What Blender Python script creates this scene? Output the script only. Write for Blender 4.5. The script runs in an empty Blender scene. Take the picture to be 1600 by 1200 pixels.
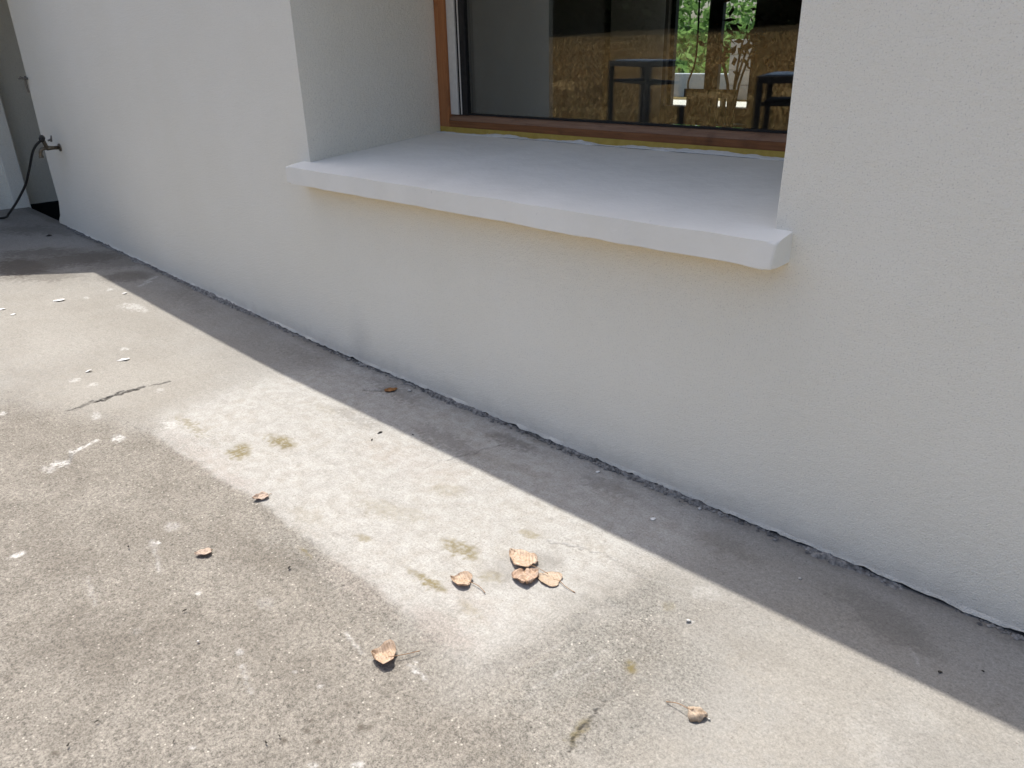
import bpy, bmesh, math, random
import numpy as np
from mathutils import Vector, Matrix
random.seed(5)
RNG = np.random.default_rng(11)
C = bpy.context.scene.collection
S = bpy.context.scene

# ------------------------------------------------------------------ camera
cam_d = bpy.data.cameras.new("camera")
cam_d.sensor_width = 36.0
cam_d.lens = 26.38
cam_d.clip_start = 0.02
cam_d.clip_end = 500
cam = bpy.data.objects.new("camera", cam_d)
C.objects.link(cam)
PITCH, YAW, ROLL = math.radians(24.10), math.radians(43.794), math.radians(-1.25)
_f = Vector((-math.sin(YAW) * math.cos(PITCH), math.cos(YAW) * math.cos(PITCH), -math.sin(PITCH)))
_r = Vector((math.cos(YAW), math.sin(YAW), 0))
_u = _r.cross(_f)
_r2 = math.cos(ROLL) * _r + math.sin(ROLL) * _u
_u2 = -math.sin(ROLL) * _r + math.cos(ROLL) * _u
_m = Matrix((_r2, _u2, -_f)).transposed().to_4x4()
_m.translation = Vector((0, -1.7836, 1.275))
cam.matrix_world = _m
S.camera = cam

# ------------------------------------------------------------------ sky, sun, exposure
SUN_EL = math.radians(70)
SUN_H = Vector((-0.929, 0.370))                     # horizontal direction towards the sun
w = bpy.data.worlds.new("World")
S.world = w
w.use_nodes = True
wn = w.node_tree.nodes
sky = wn.new("ShaderNodeTexSky")
sky.sky_type = 'NISHITA'
sky.sun_disc = False
sky.sun_elevation = SUN_EL
sky.sun_rotation = math.atan2(SUN_H.x, SUN_H.y)
sky.air_density = 0.9
sky.dust_density = 3.3
sky.ozone_density = 0.5
w.node_tree.links.new(sky.outputs[0], wn["Background"].inputs[0])
wn["Background"].inputs[1].default_value = 0.128
sl = bpy.data.lights.new("sun", 'SUN')
sl.energy = 3.05
sl.angle = math.radians(0.53)
sl.color = (1.0, 0.955, 0.89)
sun = bpy.data.objects.new("sun", sl)
C.objects.link(sun)
_d = Vector((-SUN_H.x * math.cos(SUN_EL), -SUN_H.y * math.cos(SUN_EL), -math.sin(SUN_EL)))
sun.rotation_euler = _d.to_track_quat('-Z', 'Y').to_euler()
sun.location = (-3, 3, 9)
S.view_settings.view_transform = 'Standard'
S.view_settings.look = 'None'
S.view_settings.exposure = 0.83
S.view_settings.gamma = 1.0
S.cycles.max_bounces = 10
S.cycles.diffuse_bounces = 5
S.cycles.transparent_max_bounces = 12

FEAT = {"coarse": [[-4.1213,-2.4379],[-3.388,-1.2287],[-3.0934,-1.0411],[-2.7978,-0.9264],[-1.8559,-0.8981],[-1.3057,-0.912],[-0.9415,-0.9356],[-0.8882,-0.7686],[-0.8516,-0.5429],[-0.8215,-0.4173],[-0.6914,-0.4457],[-0.6256,-0.6621],[-0.5748,-0.9212],[-0.4785,-1.1589],[-1.0892,-2.0649]],"patch": [[-2.7978,-0.9264],[-2.8267,-0.6986],[-2.8219,-0.3265],[-2.699,0.0246],[-1.7685,0.0572],[-0.8961,-0.0328],[-0.7965,-0.271],[-0.8606,-0.418],[-0.9009,-0.6342],[-0.9415,-0.9356],[-1.3057,-0.912],[-1.8559,-0.8981]],"moss": [[-2.3018,-0.7731,8.25,25.92,20.36,2.27,1],[-2.2492,-0.6397,11.83,15.09,8.08,-27.92,1],[-2.2764,-0.6443,22.94,38.56,22.69,-25.88,0.7],[-2.6249,-0.7946,8.75,10.12,0.9,-55.56,0.6],[-1.3084,-0.6405,14.76,8.73,3.96,-36.5,0.9],[-1.2693,-0.6407,37.3,24.5,13.99,-63.78,0.8],[-1.2706,-0.7958,17.91,10.13,6.27,-66.32,1],[-1.2237,-0.7882,39.96,21.54,10.99,-117.39,0.8],[-1.3303,-0.7961,32.12,17.95,6.66,-115.95,0.6],[-1.5499,-0.7913,27.38,23.81,18.12,-75.77,0.7],[-1.6221,-0.9401,32.04,20.78,2.27,-121.36,0.7],[-1.156,-0.6721,23.37,23.06,25.43,-28.3,0.5],[-1.1114,-0.7923,25.94,9.39,-1.91,-64.65,0.35],[-0.7048,-0.683,10.14,55.39,60.48,5.5,1],[-1.6295,-0.6603,8.91,8.46,7.28,-22.33,0.3],[-1.5638,-0.4567,13.83,15.18,17.52,-19.78,0.3],[-1.2037,-0.4622,27.99,18.07,17.09,-54.44,0.7],[-1.7766,-0.8368,11.24,11.5,10.65,-44.89,0.2],[-1.5572,-0.6194,12.59,10.04,8.56,-42.64,0.25],[-0.751,-0.4525,53.94,34.24,40.57,-44.98,0.4],[-2.3551,-0.3787,14.13,15.16,5.03,-40.07,0.25],[-1.5686,-0.2184,12.11,8.07,5.09,-45.49,0.2],[-0.6812,-0.8967,1.28,25.47,91.97,11.06,0.7]],"white": [[-2.6965,-1.227,9.61,33.45,27.35,-21.33,1],[-2.7416,-1.0189,13.02,41.61,26.66,-12.18,0.9],[-2.6935,-1.2705,12.88,41.65,25.78,-29.22,0.5],[-2.6953,-0.8489,9.51,42.35,24.84,9.98,0.5],[-2.2252,-1.4942,4.99,44.62,68.89,-0.87,1],[-1.9938,-1.2156,38.5,90.78,21.82,-24.41,0.5],[-1.9861,-1.2005,46.68,108.07,72.37,-80.96,1],[-1.3588,-1.2772,85.8,157.59,115.31,-127.0,1],[-1.2719,-1.0522,98.39,38.53,-4.42,-304.07,0.9],[-1.0787,-1.0002,138.28,66.62,37.48,-294.19,1],[-1.0526,-1.0183,100.85,91.48,89.92,-158.5,1],[-1.0271,-1.0156,115.34,52.7,27.3,-202.86,1],[-2.035,-1.1335,19.36,42.93,25.31,-28.38,0.4],[-1.6595,-1.3927,14.44,72.66,62.84,-15.71,0.15],[-2.9925,-1.0059,18.96,52.65,23.51,-27.0,0.5],[-2.7611,-1.1767,52.28,157.21,23.74,-27.01,0.8],[-1.683,-1.2241,69.73,143.99,88.59,-98.4,0.8],[-0.2312,-0.5392,15.51,0.1,-0.53,-19.11,0.13],[-0.1796,-0.3976,22.82,-0.36,-2.97,-32.33,0.1],[-0.7108,-0.3516,22.49,9.96,17.23,-35.16,0.2],[-0.6784,-0.4703,72.46,56.27,132.17,-90.11,0.9],[-1.4067,-1.2561,55.58,102.61,54.76,-60.41,0.5],[-1.5178,-1.1255,22.82,39.41,30.69,-34.05,0.2],[-1.1787,-1.1879,80.23,120.56,122.82,-135.03,0.6],[-1.2556,-1.2046,94.33,151.25,117.49,-129.33,0.6],[-0.9486,-1.2524,39.87,54.41,58.69,-64.08,0.6],[-1.0182,-1.312,55.74,85.36,116.79,-127.53,0.6],[-1.2354,-1.4536,70.93,148.92,147.32,-161.1,0.6],[-4.1429,-0.3869,5.73,12.83,8.31,-22.12,0.5],[-3.5914,-0.6577,16.74,42.64,39.51,-46.38,0.7],[-3.389,-0.9439,11.31,40.37,39.28,-14.14,0.6],[-3.2892,-0.9101,13.28,44.83,40.54,-15.12,0.5],[-3.0285,-0.7396,17.76,48.54,43.01,-17.26,0.35],[-3.2741,-1.2506,13.93,66.92,45.13,-17.73,0.8],[-4.5494,-0.3573,21.2,56.44,25.45,-30.79,0.6],[-4.4924,-0.5061,25.94,74.25,27.25,-32.79,0.5]],"whiteseg": [[-2.756,-1.1721,-2.788,-1.0805,0.01008,1],[-2.756,-1.1721,-2.6861,-1.212,0.00644,0.6],[-2.019,-1.205,-1.8459,-1.2539,0.00692,0.35],[-1.2767,-1.0506,-1.2082,-1.063,0.0045,0.5],[-1.2082,-1.063,-1.1563,-1.065,0.00347,0.3],[-1.3606,-1.2762,-1.268,-1.3053,0.00409,0.4],[-1.0829,-1.0119,-1.0161,-1.0157,0.00415,0.4],[-1.9741,-1.3977,-1.8345,-1.4263,0.00521,0.3],[-4.5467,-0.1539,-4.6006,-0.0658,0.01471,0.5],[-4.4885,-0.2156,-4.5279,-0.1355,0.01428,0.5],[-3.0876,-0.0652,-2.8091,-0.0728,0.00498,0.16],[-0.8743,-0.8923,-0.8319,-0.6469,0.00171,0.16],[-0.827,-0.8814,-0.7904,-0.713,0.00197,0.3],[-0.7695,-0.7974,-0.7528,-0.7264,0.00164,0.2],[-0.9044,-0.902,-0.8592,-0.686,0.00172,0.16],[-0.2653,-0.2061,-0.229,-0.2527,0.00335,0.35],[-0.8195,-0.9103,-0.7728,-0.6505,0.00132,0.14],[-0.8681,-0.4072,-0.735,-0.3733,0.00164,0.16]],"dark": [[-1.0218,-1.1957,64.77,88.14,69.96,-76.62,0.8],[-1.007,-1.1823,91.94,122.16,83.98,-91.98,0.6],[-1.0958,-1.2738,84.26,130.73,105.77,-115.82,0.7],[-1.1133,-1.2548,83.39,128.35,136.76,-149.87,0.7],[-1.1111,-1.3197,68.6,113.05,87.0,-95.18,0.7],[-1.0548,-1.2746,87.14,131.53,109.48,-119.77,0.7],[-1.0308,-1.2632,111.35,163.28,110.55,-120.91,0.5],[-1.429,-1.6464,44.45,139.9,111.67,-122.07,0.7],[-1.087,-1.1764,86.3,120.65,97.97,-107.51,0.5],[-1.0247,-1.1474,113.74,148.07,133.88,-146.82,0.5],[-1.3768,-1.4111,53.77,116.35,95.1,-104.44,0.4],[-1.7272,-1.6546,34.86,129.82,59.25,-65.19,0.4],[-0.3562,-0.1288,8.04,0.57,-2.94,-21.95,0.28],[-0.3047,-0.1717,12.71,1.02,-0.48,-20.57,0.32],[-0.2437,-0.1867,20.0,0.58,-4.14,-35.57,0.25],[-5.3922,-0.5807,1.37,5.14,3.4,-2.3,0.75],[-5.334,-0.2641,0.92,2.9,5.33,-2.35,0.6],[-5.6736,-0.3852,1.07,3.73,8.42,-5.51,0.5],[-5.0264,-0.0642,1.54,4.24,8.93,-2.39,0.35],[-4.7238,-0.1863,2.51,6.71,7.8,-4.63,0.5],[-5.1058,-0.56,1.18,4.11,8.36,-6.8,0.4],[-1.801,-0.2412,5.44,3.79,0.03,-23.35,0.3],[-1.6291,-0.0908,8.72,5.72,2.61,-31.47,0.45],[-2.2879,-0.0827,5.22,4.4,-0.76,-23.46,0.3],[-1.1959,-0.1063,8.68,4.21,2.72,-28.58,0.3],[-2.1909,-0.346,6.87,6.15,0.81,-33.64,0.25],[-0.7752,-0.1372,9.25,2.45,-0.88,-28.84,0.25],[-1.6661,-1.0104,4.09,3.84,4.24,-22.37,0.2],[-4.0223,-0.124,3.53,5.49,-0.55,-22.04,0.2],[-2.874,-0.1321,3.47,3.78,-0.53,-26.78,0.2],[-6.3297,-0.1833,1.16,3.89,4.86,-6.18,0.4],[-0.5053,-0.45,12.06,2.18,1.92,-26.17,0.12],[-1.6641,-1.4407,1.71,4.49,5.25,-5.8,0.2],[-2.112,-1.4088,1.94,4.56,6.43,-11.92,0.2],[-1.0917,-0.5349,14.53,12.62,17.23,-19.21,0.3],[-1.1504,-0.6241,14.06,13.41,12.35,-13.76,0.25]],"crack": [[-3.1153,-1.0619,-3.1093,-0.9632,0.00471,0.6],[-3.1093,-0.9632,-3.1137,-0.8867,0.00726,1],[-3.1137,-0.8867,-3.1091,-0.8242,0.01073,1],[-3.1091,-0.8242,-3.1118,-0.7758,0.01091,1],[-3.101,-0.7483,-3.0799,-0.6759,0.00686,0.7],[-3.1142,-1.0148,-3.1308,-0.9676,0.00792,0.6],[-3.0994,-0.9298,-3.1379,-0.8516,0.00572,0.9],[-0.6693,-0.9483,-0.6812,-0.8967,0.00225,0.8],[-0.6812,-0.8967,-0.6815,-0.8646,0.00319,0.8],[-0.6815,-0.8646,-0.6879,-0.8234,0.00238,0.7],[-0.6879,-0.8234,-0.6804,-0.7653,0.00184,0.3],[-0.6804,-0.7653,-0.6938,-0.6987,0.0016,0.15],[-2.7611,-1.1767,-2.6809,-1.2075,0.00386,0.6],[-1.1778,-0.4638,-1.072,-0.4217,0.00209,0.3],[-1.072,-0.4217,-0.9895,-0.3985,0.00203,0.3],[-0.9895,-0.3985,-0.8482,-0.4069,0.00172,0.25],[-2.5994,-1.2103,-2.5237,-1.226,0.00301,0.3],[-2.3886,-0.1696,-2.2779,-0.0907,0.00818,0.4],[-2.3572,-0.2247,-2.3083,0.0021,0.00411,0.25],[-1.6994,-0.3334,-1.6291,-0.0908,0.00318,0.3],[-1.7165,-0.4604,-1.7159,-0.3478,0.00301,0.2],[-2.7926,-0.9357,-2.5588,-0.9675,0.00346,0.3]],"pink": [[-2.4138,-0.8713,4.16,4.78,1.52,-25.28,0.5],[-2.1444,-0.8808,7.14,7.21,2.54,-38.17,0.6],[-1.1139,-0.8863,8.78,4.14,2.4,-26.65,0.6],[-1.1598,-0.8977,20.94,24.25,29.8,-32.98,0.6],[-1.1225,-0.7704,8.53,3.83,1.3,-24.47,0.3],[-1.4026,-0.9211,6.28,3.34,0.4,-28.55,0.4],[-0.7589,-0.5664,13.61,9.3,15.37,-16.99,0.15],[-1.7981,-0.4201,3.66,3.05,2.11,-14.2,0.3]],"grey": [[-0.779,-0.6421,2.16,4.39,9.56,-1.06,1],[-0.6148,-0.6272,10.17,6.29,5.97,-6.57,0.7],[-0.7928,-0.8135,3.22,6.57,14.7,-3.03,0.9],[-0.6471,-0.8223,7.65,5.57,6.85,-7.51,0.7],[-1.3608,-0.9516,3.78,1.96,0.42,-17.73,0.35],[-1.5992,-0.9507,4.34,2.78,0.42,-18.93,0.5],[-0.8247,-0.4703,5.15,7.61,24.72,-4.37,0.7],[-0.7241,-0.957,6.47,5.61,10.86,-11.89,0.5],[-2.5008,-0.8534,3.3,6.95,9.74,-11.11,0.3]],"tan": [[-4.204,-0.7179,0.48,1.49,0.92,-1.1,0.5],[-3.1884,-0.8053,0.81,2.45,2.46,-0.94,0.6],[-0.3874,-0.4464,6.03,1.1,1.76,-8.03,0.5],[-0.3704,-0.2734,5.02,0.56,0.15,-10.84,0.5],[-0.3367,-0.6251,5.44,2.41,8.93,-9.76,0.5],[-0.5362,-0.8471,11.23,7.42,15.37,-16.79,0.5],[-1.5494,-1.642,1.35,4.49,4.48,-4.91,0.7],[-1.8192,-1.4287,1.16,3.23,4.01,-4.45,0.4],[-2.9217,-1.2936,1.14,4.06,2.8,-3.19,0.5],[-0.1266,-0.3273,7.72,0.08,0.45,-12.45,0.4]]}
ITEMS = {"leaf": {"A": [[-1.1029,-0.5744],[-1.1894,-0.5655],[-1.0452,-0.5729]],"B": [[-1.1048,-0.5978],[-1.0586,-0.6435],[-1.0997,-0.5495]],"C": [[-1.0093,-0.5686],[-1.0714,-0.5892],[-0.9526,-0.5752]],"D": [[-1.1789,-0.7275],[-1.2272,-0.7534],[-1.1216,-0.7302]],"E": [[-1.1184,-1.0281],[-1.16,-1.0604],[-1.0899,-0.9754]],"Fl": [[-0.536,-0.7169],[-0.5033,-0.696],[-0.5877,-0.7187]],"Gl": [[-1.9596,-0.8616],[-1.976,-0.9055],[-1.9621,-0.8489]],"H": [[-1.8227,-1.1192],[-1.8397,-1.1578],[-1.8215,-1.1141]],"I": [[-2.314,-0.1218],[-2.2909,-0.0769],[-2.3129,-0.1292]]},"flake": [[-4.5407,-0.6284,0.0662],[-4.601,-0.8885,0.0471],[-4.4752,-0.8756,0.033],[-4.4082,-0.3313,0.0359],[-3.458,-0.7166,0.0577],[-3.438,-0.8719,0.0307],[-1.2713,-0.0574,0.0167],[-0.9874,-0.1674,0.0206]],"pebble": [[-0.5522,-0.1417,0.0098],[-0.9131,-0.0297,0.0152],[-0.683,-0.4714,0.0139],[-0.4979,-0.6977,0.0066],[-2.2428,-0.0521,0.0185],[-1.5082,-1.3085,0.0077]],"seed": [[-1.5917,-1.0117,0.0193],[-2.0206,-1.2679,0.0167],[-2.0358,-0.3622,0.0284],[-2.0149,-0.4156,0.0186],[-1.9337,-0.2929,0.014],[-1.4415,-1.5619,0.0122],[-1.4229,-1.6243,0.0132],[-1.1226,-1.3216,0.0105],[-6.0932,-0.1853,0.0452],[-0.1893,-0.2446,0.0167],[-0.1198,-0.1792,0.0111],[-1.6375,-1.2812,0.0164],[-1.2717,-1.4742,0.0092],[-1.129,-1.3484,0.0118]],"pix": 0.0021148968802593704}
HOSE = [[-5.889, -0.13, 0.7773], [-5.9746, -0.1439, 0.7446], [-6.054, -0.1578, 0.6906], [-6.1396, -0.1717, 0.6004], [-6.1891, -0.1856, 0.5371], [-6.2648, -0.1994, 0.4613], [-6.388, -0.2133, 0.3831], [-6.5574, -0.2272, 0.2925], [-6.746, -0.2411, 0.2055], [-6.895, -0.255, 0.1529]]


# ------------------------------------------------------------------ helpers
def link(o, parent=None):
    C.objects.link(o)
    if parent: o.parent = parent
    return o
def obj(name, bm, m, parent=None, smooth=False):
    me = bpy.data.meshes.new(name)
    if isinstance(bm, bmesh.types.BMesh):
        bm.normal_update(); bm.to_mesh(me); bm.free()
    else:
        me.from_pydata(*bm)
    me.materials.append(m)
    if smooth:
        me.polygons.foreach_set('use_smooth', [True] * len(me.polygons))
    return link(bpy.data.objects.new(name, me), parent)
def empty(name, loc=(0, 0, 0)):
    o = bpy.data.objects.new(name, None)
    o.empty_display_size = 0.1
    o.location = loc
    return link(o)
def tag(o, label=None, cat=None, group=None, kind=None):
    if label: o['label'] = label
    if cat: o['category'] = cat
    if group: o['group'] = group
    if kind: o['kind'] = kind
    return o
def keep(o, parent):                                # parent under an Empty that is not at the origin
    o.parent = parent
    o.matrix_parent_inverse = Matrix.Translation(parent.location).inverted()
    return o
def box(bm, x0, x1, y0, y1, z0, z1, bev=0.0):
    vs = [bm.verts.new((x, y, z)) for x in (x0, x1) for y in (y0, y1) for z in (z0, z1)]
    fs = [bm.faces.new([vs[i] for i in q]) for q in ((0,1,3,2),(4,6,7,5),(0,4,5,1),(2,3,7,6),(0,2,6,4),(1,5,7,3))]
    if bev:
        es = list({e for f in fs for e in f.edges})
        bmesh.ops.bevel(bm, geom=es, offset=bev, segments=2, affect='EDGES', profile=0.5)
    return vs
def tube(bm, pts, rad, n=10, cap=True):
    pts = [Vector(p) for p in pts]
    rad = rad if isinstance(rad, (list, tuple)) else [rad] * len(pts)
    up = None; rings = []
    for i, p in enumerate(pts):
        t = (pts[min(i+1, len(pts)-1)] - pts[max(i-1, 0)]).normalized()
        if up is None: up = t.orthogonal().normalized()
        up = (up - t * up.dot(t)).normalized()
        b = t.cross(up)
        rings.append([bm.verts.new(p + (up * math.cos(a) + b * math.sin(a)) * rad[i]) for a in [2*math.pi*k/n for k in range(n)]])
    for a, b in zip(rings, rings[1:]):
        for k in range(n):
            bm.faces.new((a[k], a[(k+1) % n], b[(k+1) % n], b[k]))
    if cap:
        bm.faces.new(rings[0][::-1]); bm.faces.new(rings[-1])
def smooth_path(pts, n=6):
    P = [Vector(p) for p in pts]; out = []
    for i in range(len(P) - 1):
        p0, p1, p2, p3 = P[max(i-1,0)], P[i], P[i+1], P[min(i+2, len(P)-1)]
        for k in range(n):
            t = k / n
            out.append(0.5*((2*p1)+(p2-p0)*t+(2*p0-5*p1+4*p2-p3)*t*t+(3*p1-p0-3*p2+p3)*t**3))
    return out + [P[-1]]
def lattice(seed):
    return np.random.default_rng(seed).random((256, 256))
def vnoise(x, y, seed):
    L = lattice(seed); xi = np.floor(x).astype(int); yi = np.floor(y).astype(int)
    fx = x - xi; fy = y - yi; fx = fx*fx*(3-2*fx); fy = fy*fy*(3-2*fy)
    g = lambda a, b: L[a % 256, b % 256]
    return (g(xi,yi)*(1-fx)+g(xi+1,yi)*fx)*(1-fy)+(g(xi,yi+1)*(1-fx)+g(xi+1,yi+1)*fx)*fy
def fbm(x, y, scale, seed, oct=4):
    s = 0; a = 1; t = 0
    for k in range(oct):
        s = s + a * vnoise(x*scale*2**k + 17.3*k, y*scale*2**k + 5.1*k, seed + k); t += a; a *= 0.55
    return s / t
def gz(x):
    t = np.maximum(0, -np.asarray(x, float) - 2.7)
    return 0.036 * t * t / (t + 0.3)

# ------------------------------------------------------------------ materials
class NT:
    def __init__(self, name):
        self.m = bpy.data.materials.new(name); self.m.use_nodes = True
        self.t = self.m.node_tree; self.n = self.t.nodes; self.b = self.n["Principled BSDF"]
        self.pos = self.n.new("ShaderNodeTexCoord").outputs['Object']
    def link(self, a, b): self.t.links.new(a, b)
    def set(self, sock, v):
        if isinstance(v, (int, float)): sock.default_value = v
        elif isinstance(v, (tuple, list)): sock.default_value = (*v, 1) if len(v) == 3 and sock.type == 'RGBA' else v
        else: self.link(v, sock)
    def noise(self, scale, detail=2.0, rough=0.5, vec=None, out='Fac', dist=0.0):
        nd = self.n.new("ShaderNodeTexNoise"); self.link(vec or self.pos, nd.inputs['Vector'])
        nd.inputs['Scale'].default_value = scale; nd.inputs['Detail'].default_value = detail
        nd.inputs['Roughness'].default_value = rough; nd.inputs['Distortion'].default_value = dist
        return nd.outputs[out]
    def voro(self, scale, out='Distance', vec=None):
        nd = self.n.new("ShaderNodeTexVoronoi"); self.link(vec or self.pos, nd.inputs['Vector'])
        nd.inputs['Scale'].default_value = scale
        return nd.outputs[out]
    def math(self, op, a, b=0.0, clamp=False):
        nd = self.n.new("ShaderNodeMath"); nd.operation = op; nd.use_clamp = clamp
        self.set(nd.inputs[0], a); self.set(nd.inputs[1], b); return nd.outputs[0]
    def rng(self, v, a, b, c=0.0, d=1.0):
        nd = self.n.new("ShaderNodeMapRange"); self.set(nd.inputs[0], v)
        for i, q in enumerate((a, b, c, d)): self.set(nd.inputs[1+i], q)
        return nd.outputs[0]
    def mix(self, f, a, b, mode='MIX'):
        nd = self.n.new("ShaderNodeMix"); nd.data_type = 'RGBA'; nd.blend_type = mode
        self.set(nd.inputs['Factor'], f); self.set(nd.inputs[6], a); self.set(nd.inputs[7], b); return nd.outputs[2]
    def map(self, scale=(1,1,1)):
        nd = self.n.new("ShaderNodeMapping"); self.link(self.pos, nd.inputs[0]); nd.inputs['Scale'].default_value = scale
        return nd.outputs[0]
    def attr(self, name):
        nd = self.n.new("ShaderNodeAttribute"); nd.attribute_name = name
        sp = self.n.new("ShaderNodeSeparateColor"); self.link(nd.outputs['Color'], sp.inputs[0])
        return [sp.outputs[i] for i in range(3)] + [nd.outputs['Alpha']]
    def bump(self, h, dist, strength=1.0, prev=None):
        nd = self.n.new("ShaderNodeBump"); self.link(h, nd.inputs['Height'])
        nd.inputs['Distance'].default_value = dist; nd.inputs['Strength'].default_value = strength
        if prev is not None: self.link(prev, nd.inputs['Normal'])
        return nd.outputs[0]
    def done(self, col, rough=0.8, normal=None, spec=0.3, metal=0.0):
        self.set(self.b.inputs['Base Color'], col); self.set(self.b.inputs['Roughness'], rough)
        self.b.inputs['Specular IOR Level'].default_value = spec; self.b.inputs['Metallic'].default_value = metal
        if normal is not None: self.link(normal, self.b.inputs['Normal'])
        return self.m

def mat_noisy(name, c1, c2, scale=20, rough=0.7, bump=0.0, bscale=None, metal=0.0, spec=0.3):
    t = NT(name)
    col = t.mix(t.rng(t.noise(scale, 4), 0.3, 0.7), c1, c2)
    nrm = t.bump(t.noise(bscale or scale*4, 3), bump) if bump else None
    return t.done(col, rough, nrm, spec, metal)

def mat_ground():
    t = NT("concrete_slab")
    cr, pt, ms, wh = t.attr('stain_a')           # coarse, patch, moss, white
    dk, ck, pk, gy = t.attr('stain_b')           # dark dirt and wall-foot line, crack, pink, grey
    tn = t.attr('stain_c')[0]
    big = t.noise(3.0, 5, 0.6); mid = t.noise(22, 4, 0.6)
    streak = t.noise(9, 4, 0.6, vec=t.map((1.0, 5.0, 1)))
    g1 = t.noise(150, 3, 0.65); g2 = t.noise(330, 2, 0.6); g3 = t.noise(62, 3, 0.65)
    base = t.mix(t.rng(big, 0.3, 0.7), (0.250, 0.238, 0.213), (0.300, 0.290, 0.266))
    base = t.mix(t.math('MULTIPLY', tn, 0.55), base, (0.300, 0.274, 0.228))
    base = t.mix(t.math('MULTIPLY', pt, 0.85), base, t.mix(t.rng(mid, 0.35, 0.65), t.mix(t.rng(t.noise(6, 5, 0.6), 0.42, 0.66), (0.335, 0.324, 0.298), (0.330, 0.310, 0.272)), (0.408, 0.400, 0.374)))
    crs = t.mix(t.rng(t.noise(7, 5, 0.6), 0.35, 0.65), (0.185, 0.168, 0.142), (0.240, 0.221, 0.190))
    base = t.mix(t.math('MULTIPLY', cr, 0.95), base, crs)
    base = t.mix(t.math('MULTIPLY', gy, 0.55), base, (0.215, 0.21, 0.19))
    base = t.mix(t.math('MULTIPLY', pk, 0.35), base, (0.35, 0.29, 0.26))
    base = t.mix(t.math('MULTIPLY', t.rng(streak, 0.5, 0.75), 0.22), base, (0.19, 0.17, 0.15))
    # grain: sand and small aggregate, strongest on the worn part
    cov = t.math('MAXIMUM', cr, gy)
    amp = t.rng(cov, 0, 1, 0.42, 0.98)
    gr = t.math('ADD', t.rng(g1, 0.25, 0.75, -0.5, 0.5), t.rng(g2, 0.25, 0.75, -0.40, 0.40))
    gr = t.math('ADD', gr, t.rng(g3, 0.25, 0.75, -0.20, 0.20))
    mul = t.math('ADD', 1.0, t.math('MULTIPLY', gr, amp))
    hs = t.n.new("ShaderNodeHueSaturation"); t.link(base, hs.inputs['Color']); t.link(mul, hs.inputs['Value'])
    col = hs.outputs[0]
    # pale and dark grit
    v = t.voro(85, 'Distance'); vc = t.n.new("ShaderNodeSeparateColor"); t.link(t.voro(85, 'Color'), vc.inputs[0])
    grit = t.math('MULTIPLY', t.rng(v, 0.10, 0.26, 1, 0), t.rng(vc.outputs[0], 0.80, 0.86))
    grit = t.math('MULTIPLY', grit, t.rng(cov, 0, 1, 0.15, 0.75))
    col = t.mix(grit, col, (0.58, 0.54, 0.47))
    pit = t.math('MULTIPLY', t.rng(v, 0.08, 0.24, 1, 0), t.rng(vc.outputs[1], 0.86, 0.92))
    col = t.mix(t.math('MULTIPLY', pit, 0.6), col, (0.12, 0.10, 0.08))
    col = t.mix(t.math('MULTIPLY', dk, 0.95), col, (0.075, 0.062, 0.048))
    msn = t.math('MULTIPLY', ms, t.rng(t.noise(75, 4, 0.65), 0.31, 0.54))
    col = t.mix(msn, col, t.mix(mid, (0.115, 0.095, 0.035), (0.21, 0.165, 0.07)))
    col = t.mix(t.math('MULTIPLY', wh, t.rng(t.noise(110, 4, 0.65), 0.36, 0.58, 0.05, 0.9)), col, (0.80, 0.80, 0.78))
    col = t.mix(ck, col, (0.045, 0.04, 0.035))
    h = t.math('ADD', t.math('MULTIPLY', g1, t.rng(cov, 0, 1, 0.35, 1.0)), t.math('MULTIPLY', g2, t.rng(cov, 0, 1, 0.15, 0.4)))
    h = t.math('SUBTRACT', h, t.math('MULTIPLY', ck, 1.5))
    h = t.math('ADD', h, t.math('MULTIPLY', mid, 0.8))
    return t.done(col, 0.9, t.bump(h, 0.0030), 0.15)

def mat_wall():
    t = NT("white_render")
    col = t.mix(t.rng(t.noise(1.6, 6, 0.65), 0.32, 0.68), (0.870, 0.840, 0.735), (0.900, 0.872, 0.775))
    vd = t.n.new("ShaderNodeVectorMath"); vd.operation = 'DISTANCE'
    mp = t.n.new("ShaderNodeMapping"); t.link(t.pos, mp.inputs[0]); mp.inputs['Scale'].default_value = (1, 0, 0.45)
    t.link(mp.outputs[0], vd.inputs[0]); vd.inputs[1].default_value = (-2.63, 0, 0.03)
    sm = t.rng(t.math('ADD', vd.outputs['Value'], t.math('MULTIPLY', t.noise(30, 4, 0.6), 0.05)), 0.02, 0.13, 1, 0)
    col = t.mix(t.math('MULTIPLY', sm, 0.22), col, (0.34, 0.33, 0.33))
    sz = t.n.new("ShaderNodeSeparateXYZ"); t.link(t.pos, sz.inputs[0])
    spl = t.math('ADD', sz.outputs[2], t.math('MULTIPLY', t.noise(11, 5, 0.7), -0.16))
    col = t.mix(t.rng(spl, -0.075, 0.01, 0.30, 0), col, (0.46, 0.42, 0.36))
    speck = t.rng(t.noise(260, 2, 0.6), 0.30, 0.42, 1, 0)
    col = t.mix(t.math('MULTIPLY', speck, 0.5), col, (0.42, 0.40, 0.37))
    h = t.math('ADD', t.noise(230, 3, 0.6), t.math('MULTIPLY', t.noise(70, 2), 0.7))
    n = t.bump(h, 0.0042, 0.9)
    n = t.bump(t.noise(5, 3), 0.012, 0.6, n)
    return t.done(col, 0.9, n, 0.15)

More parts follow.
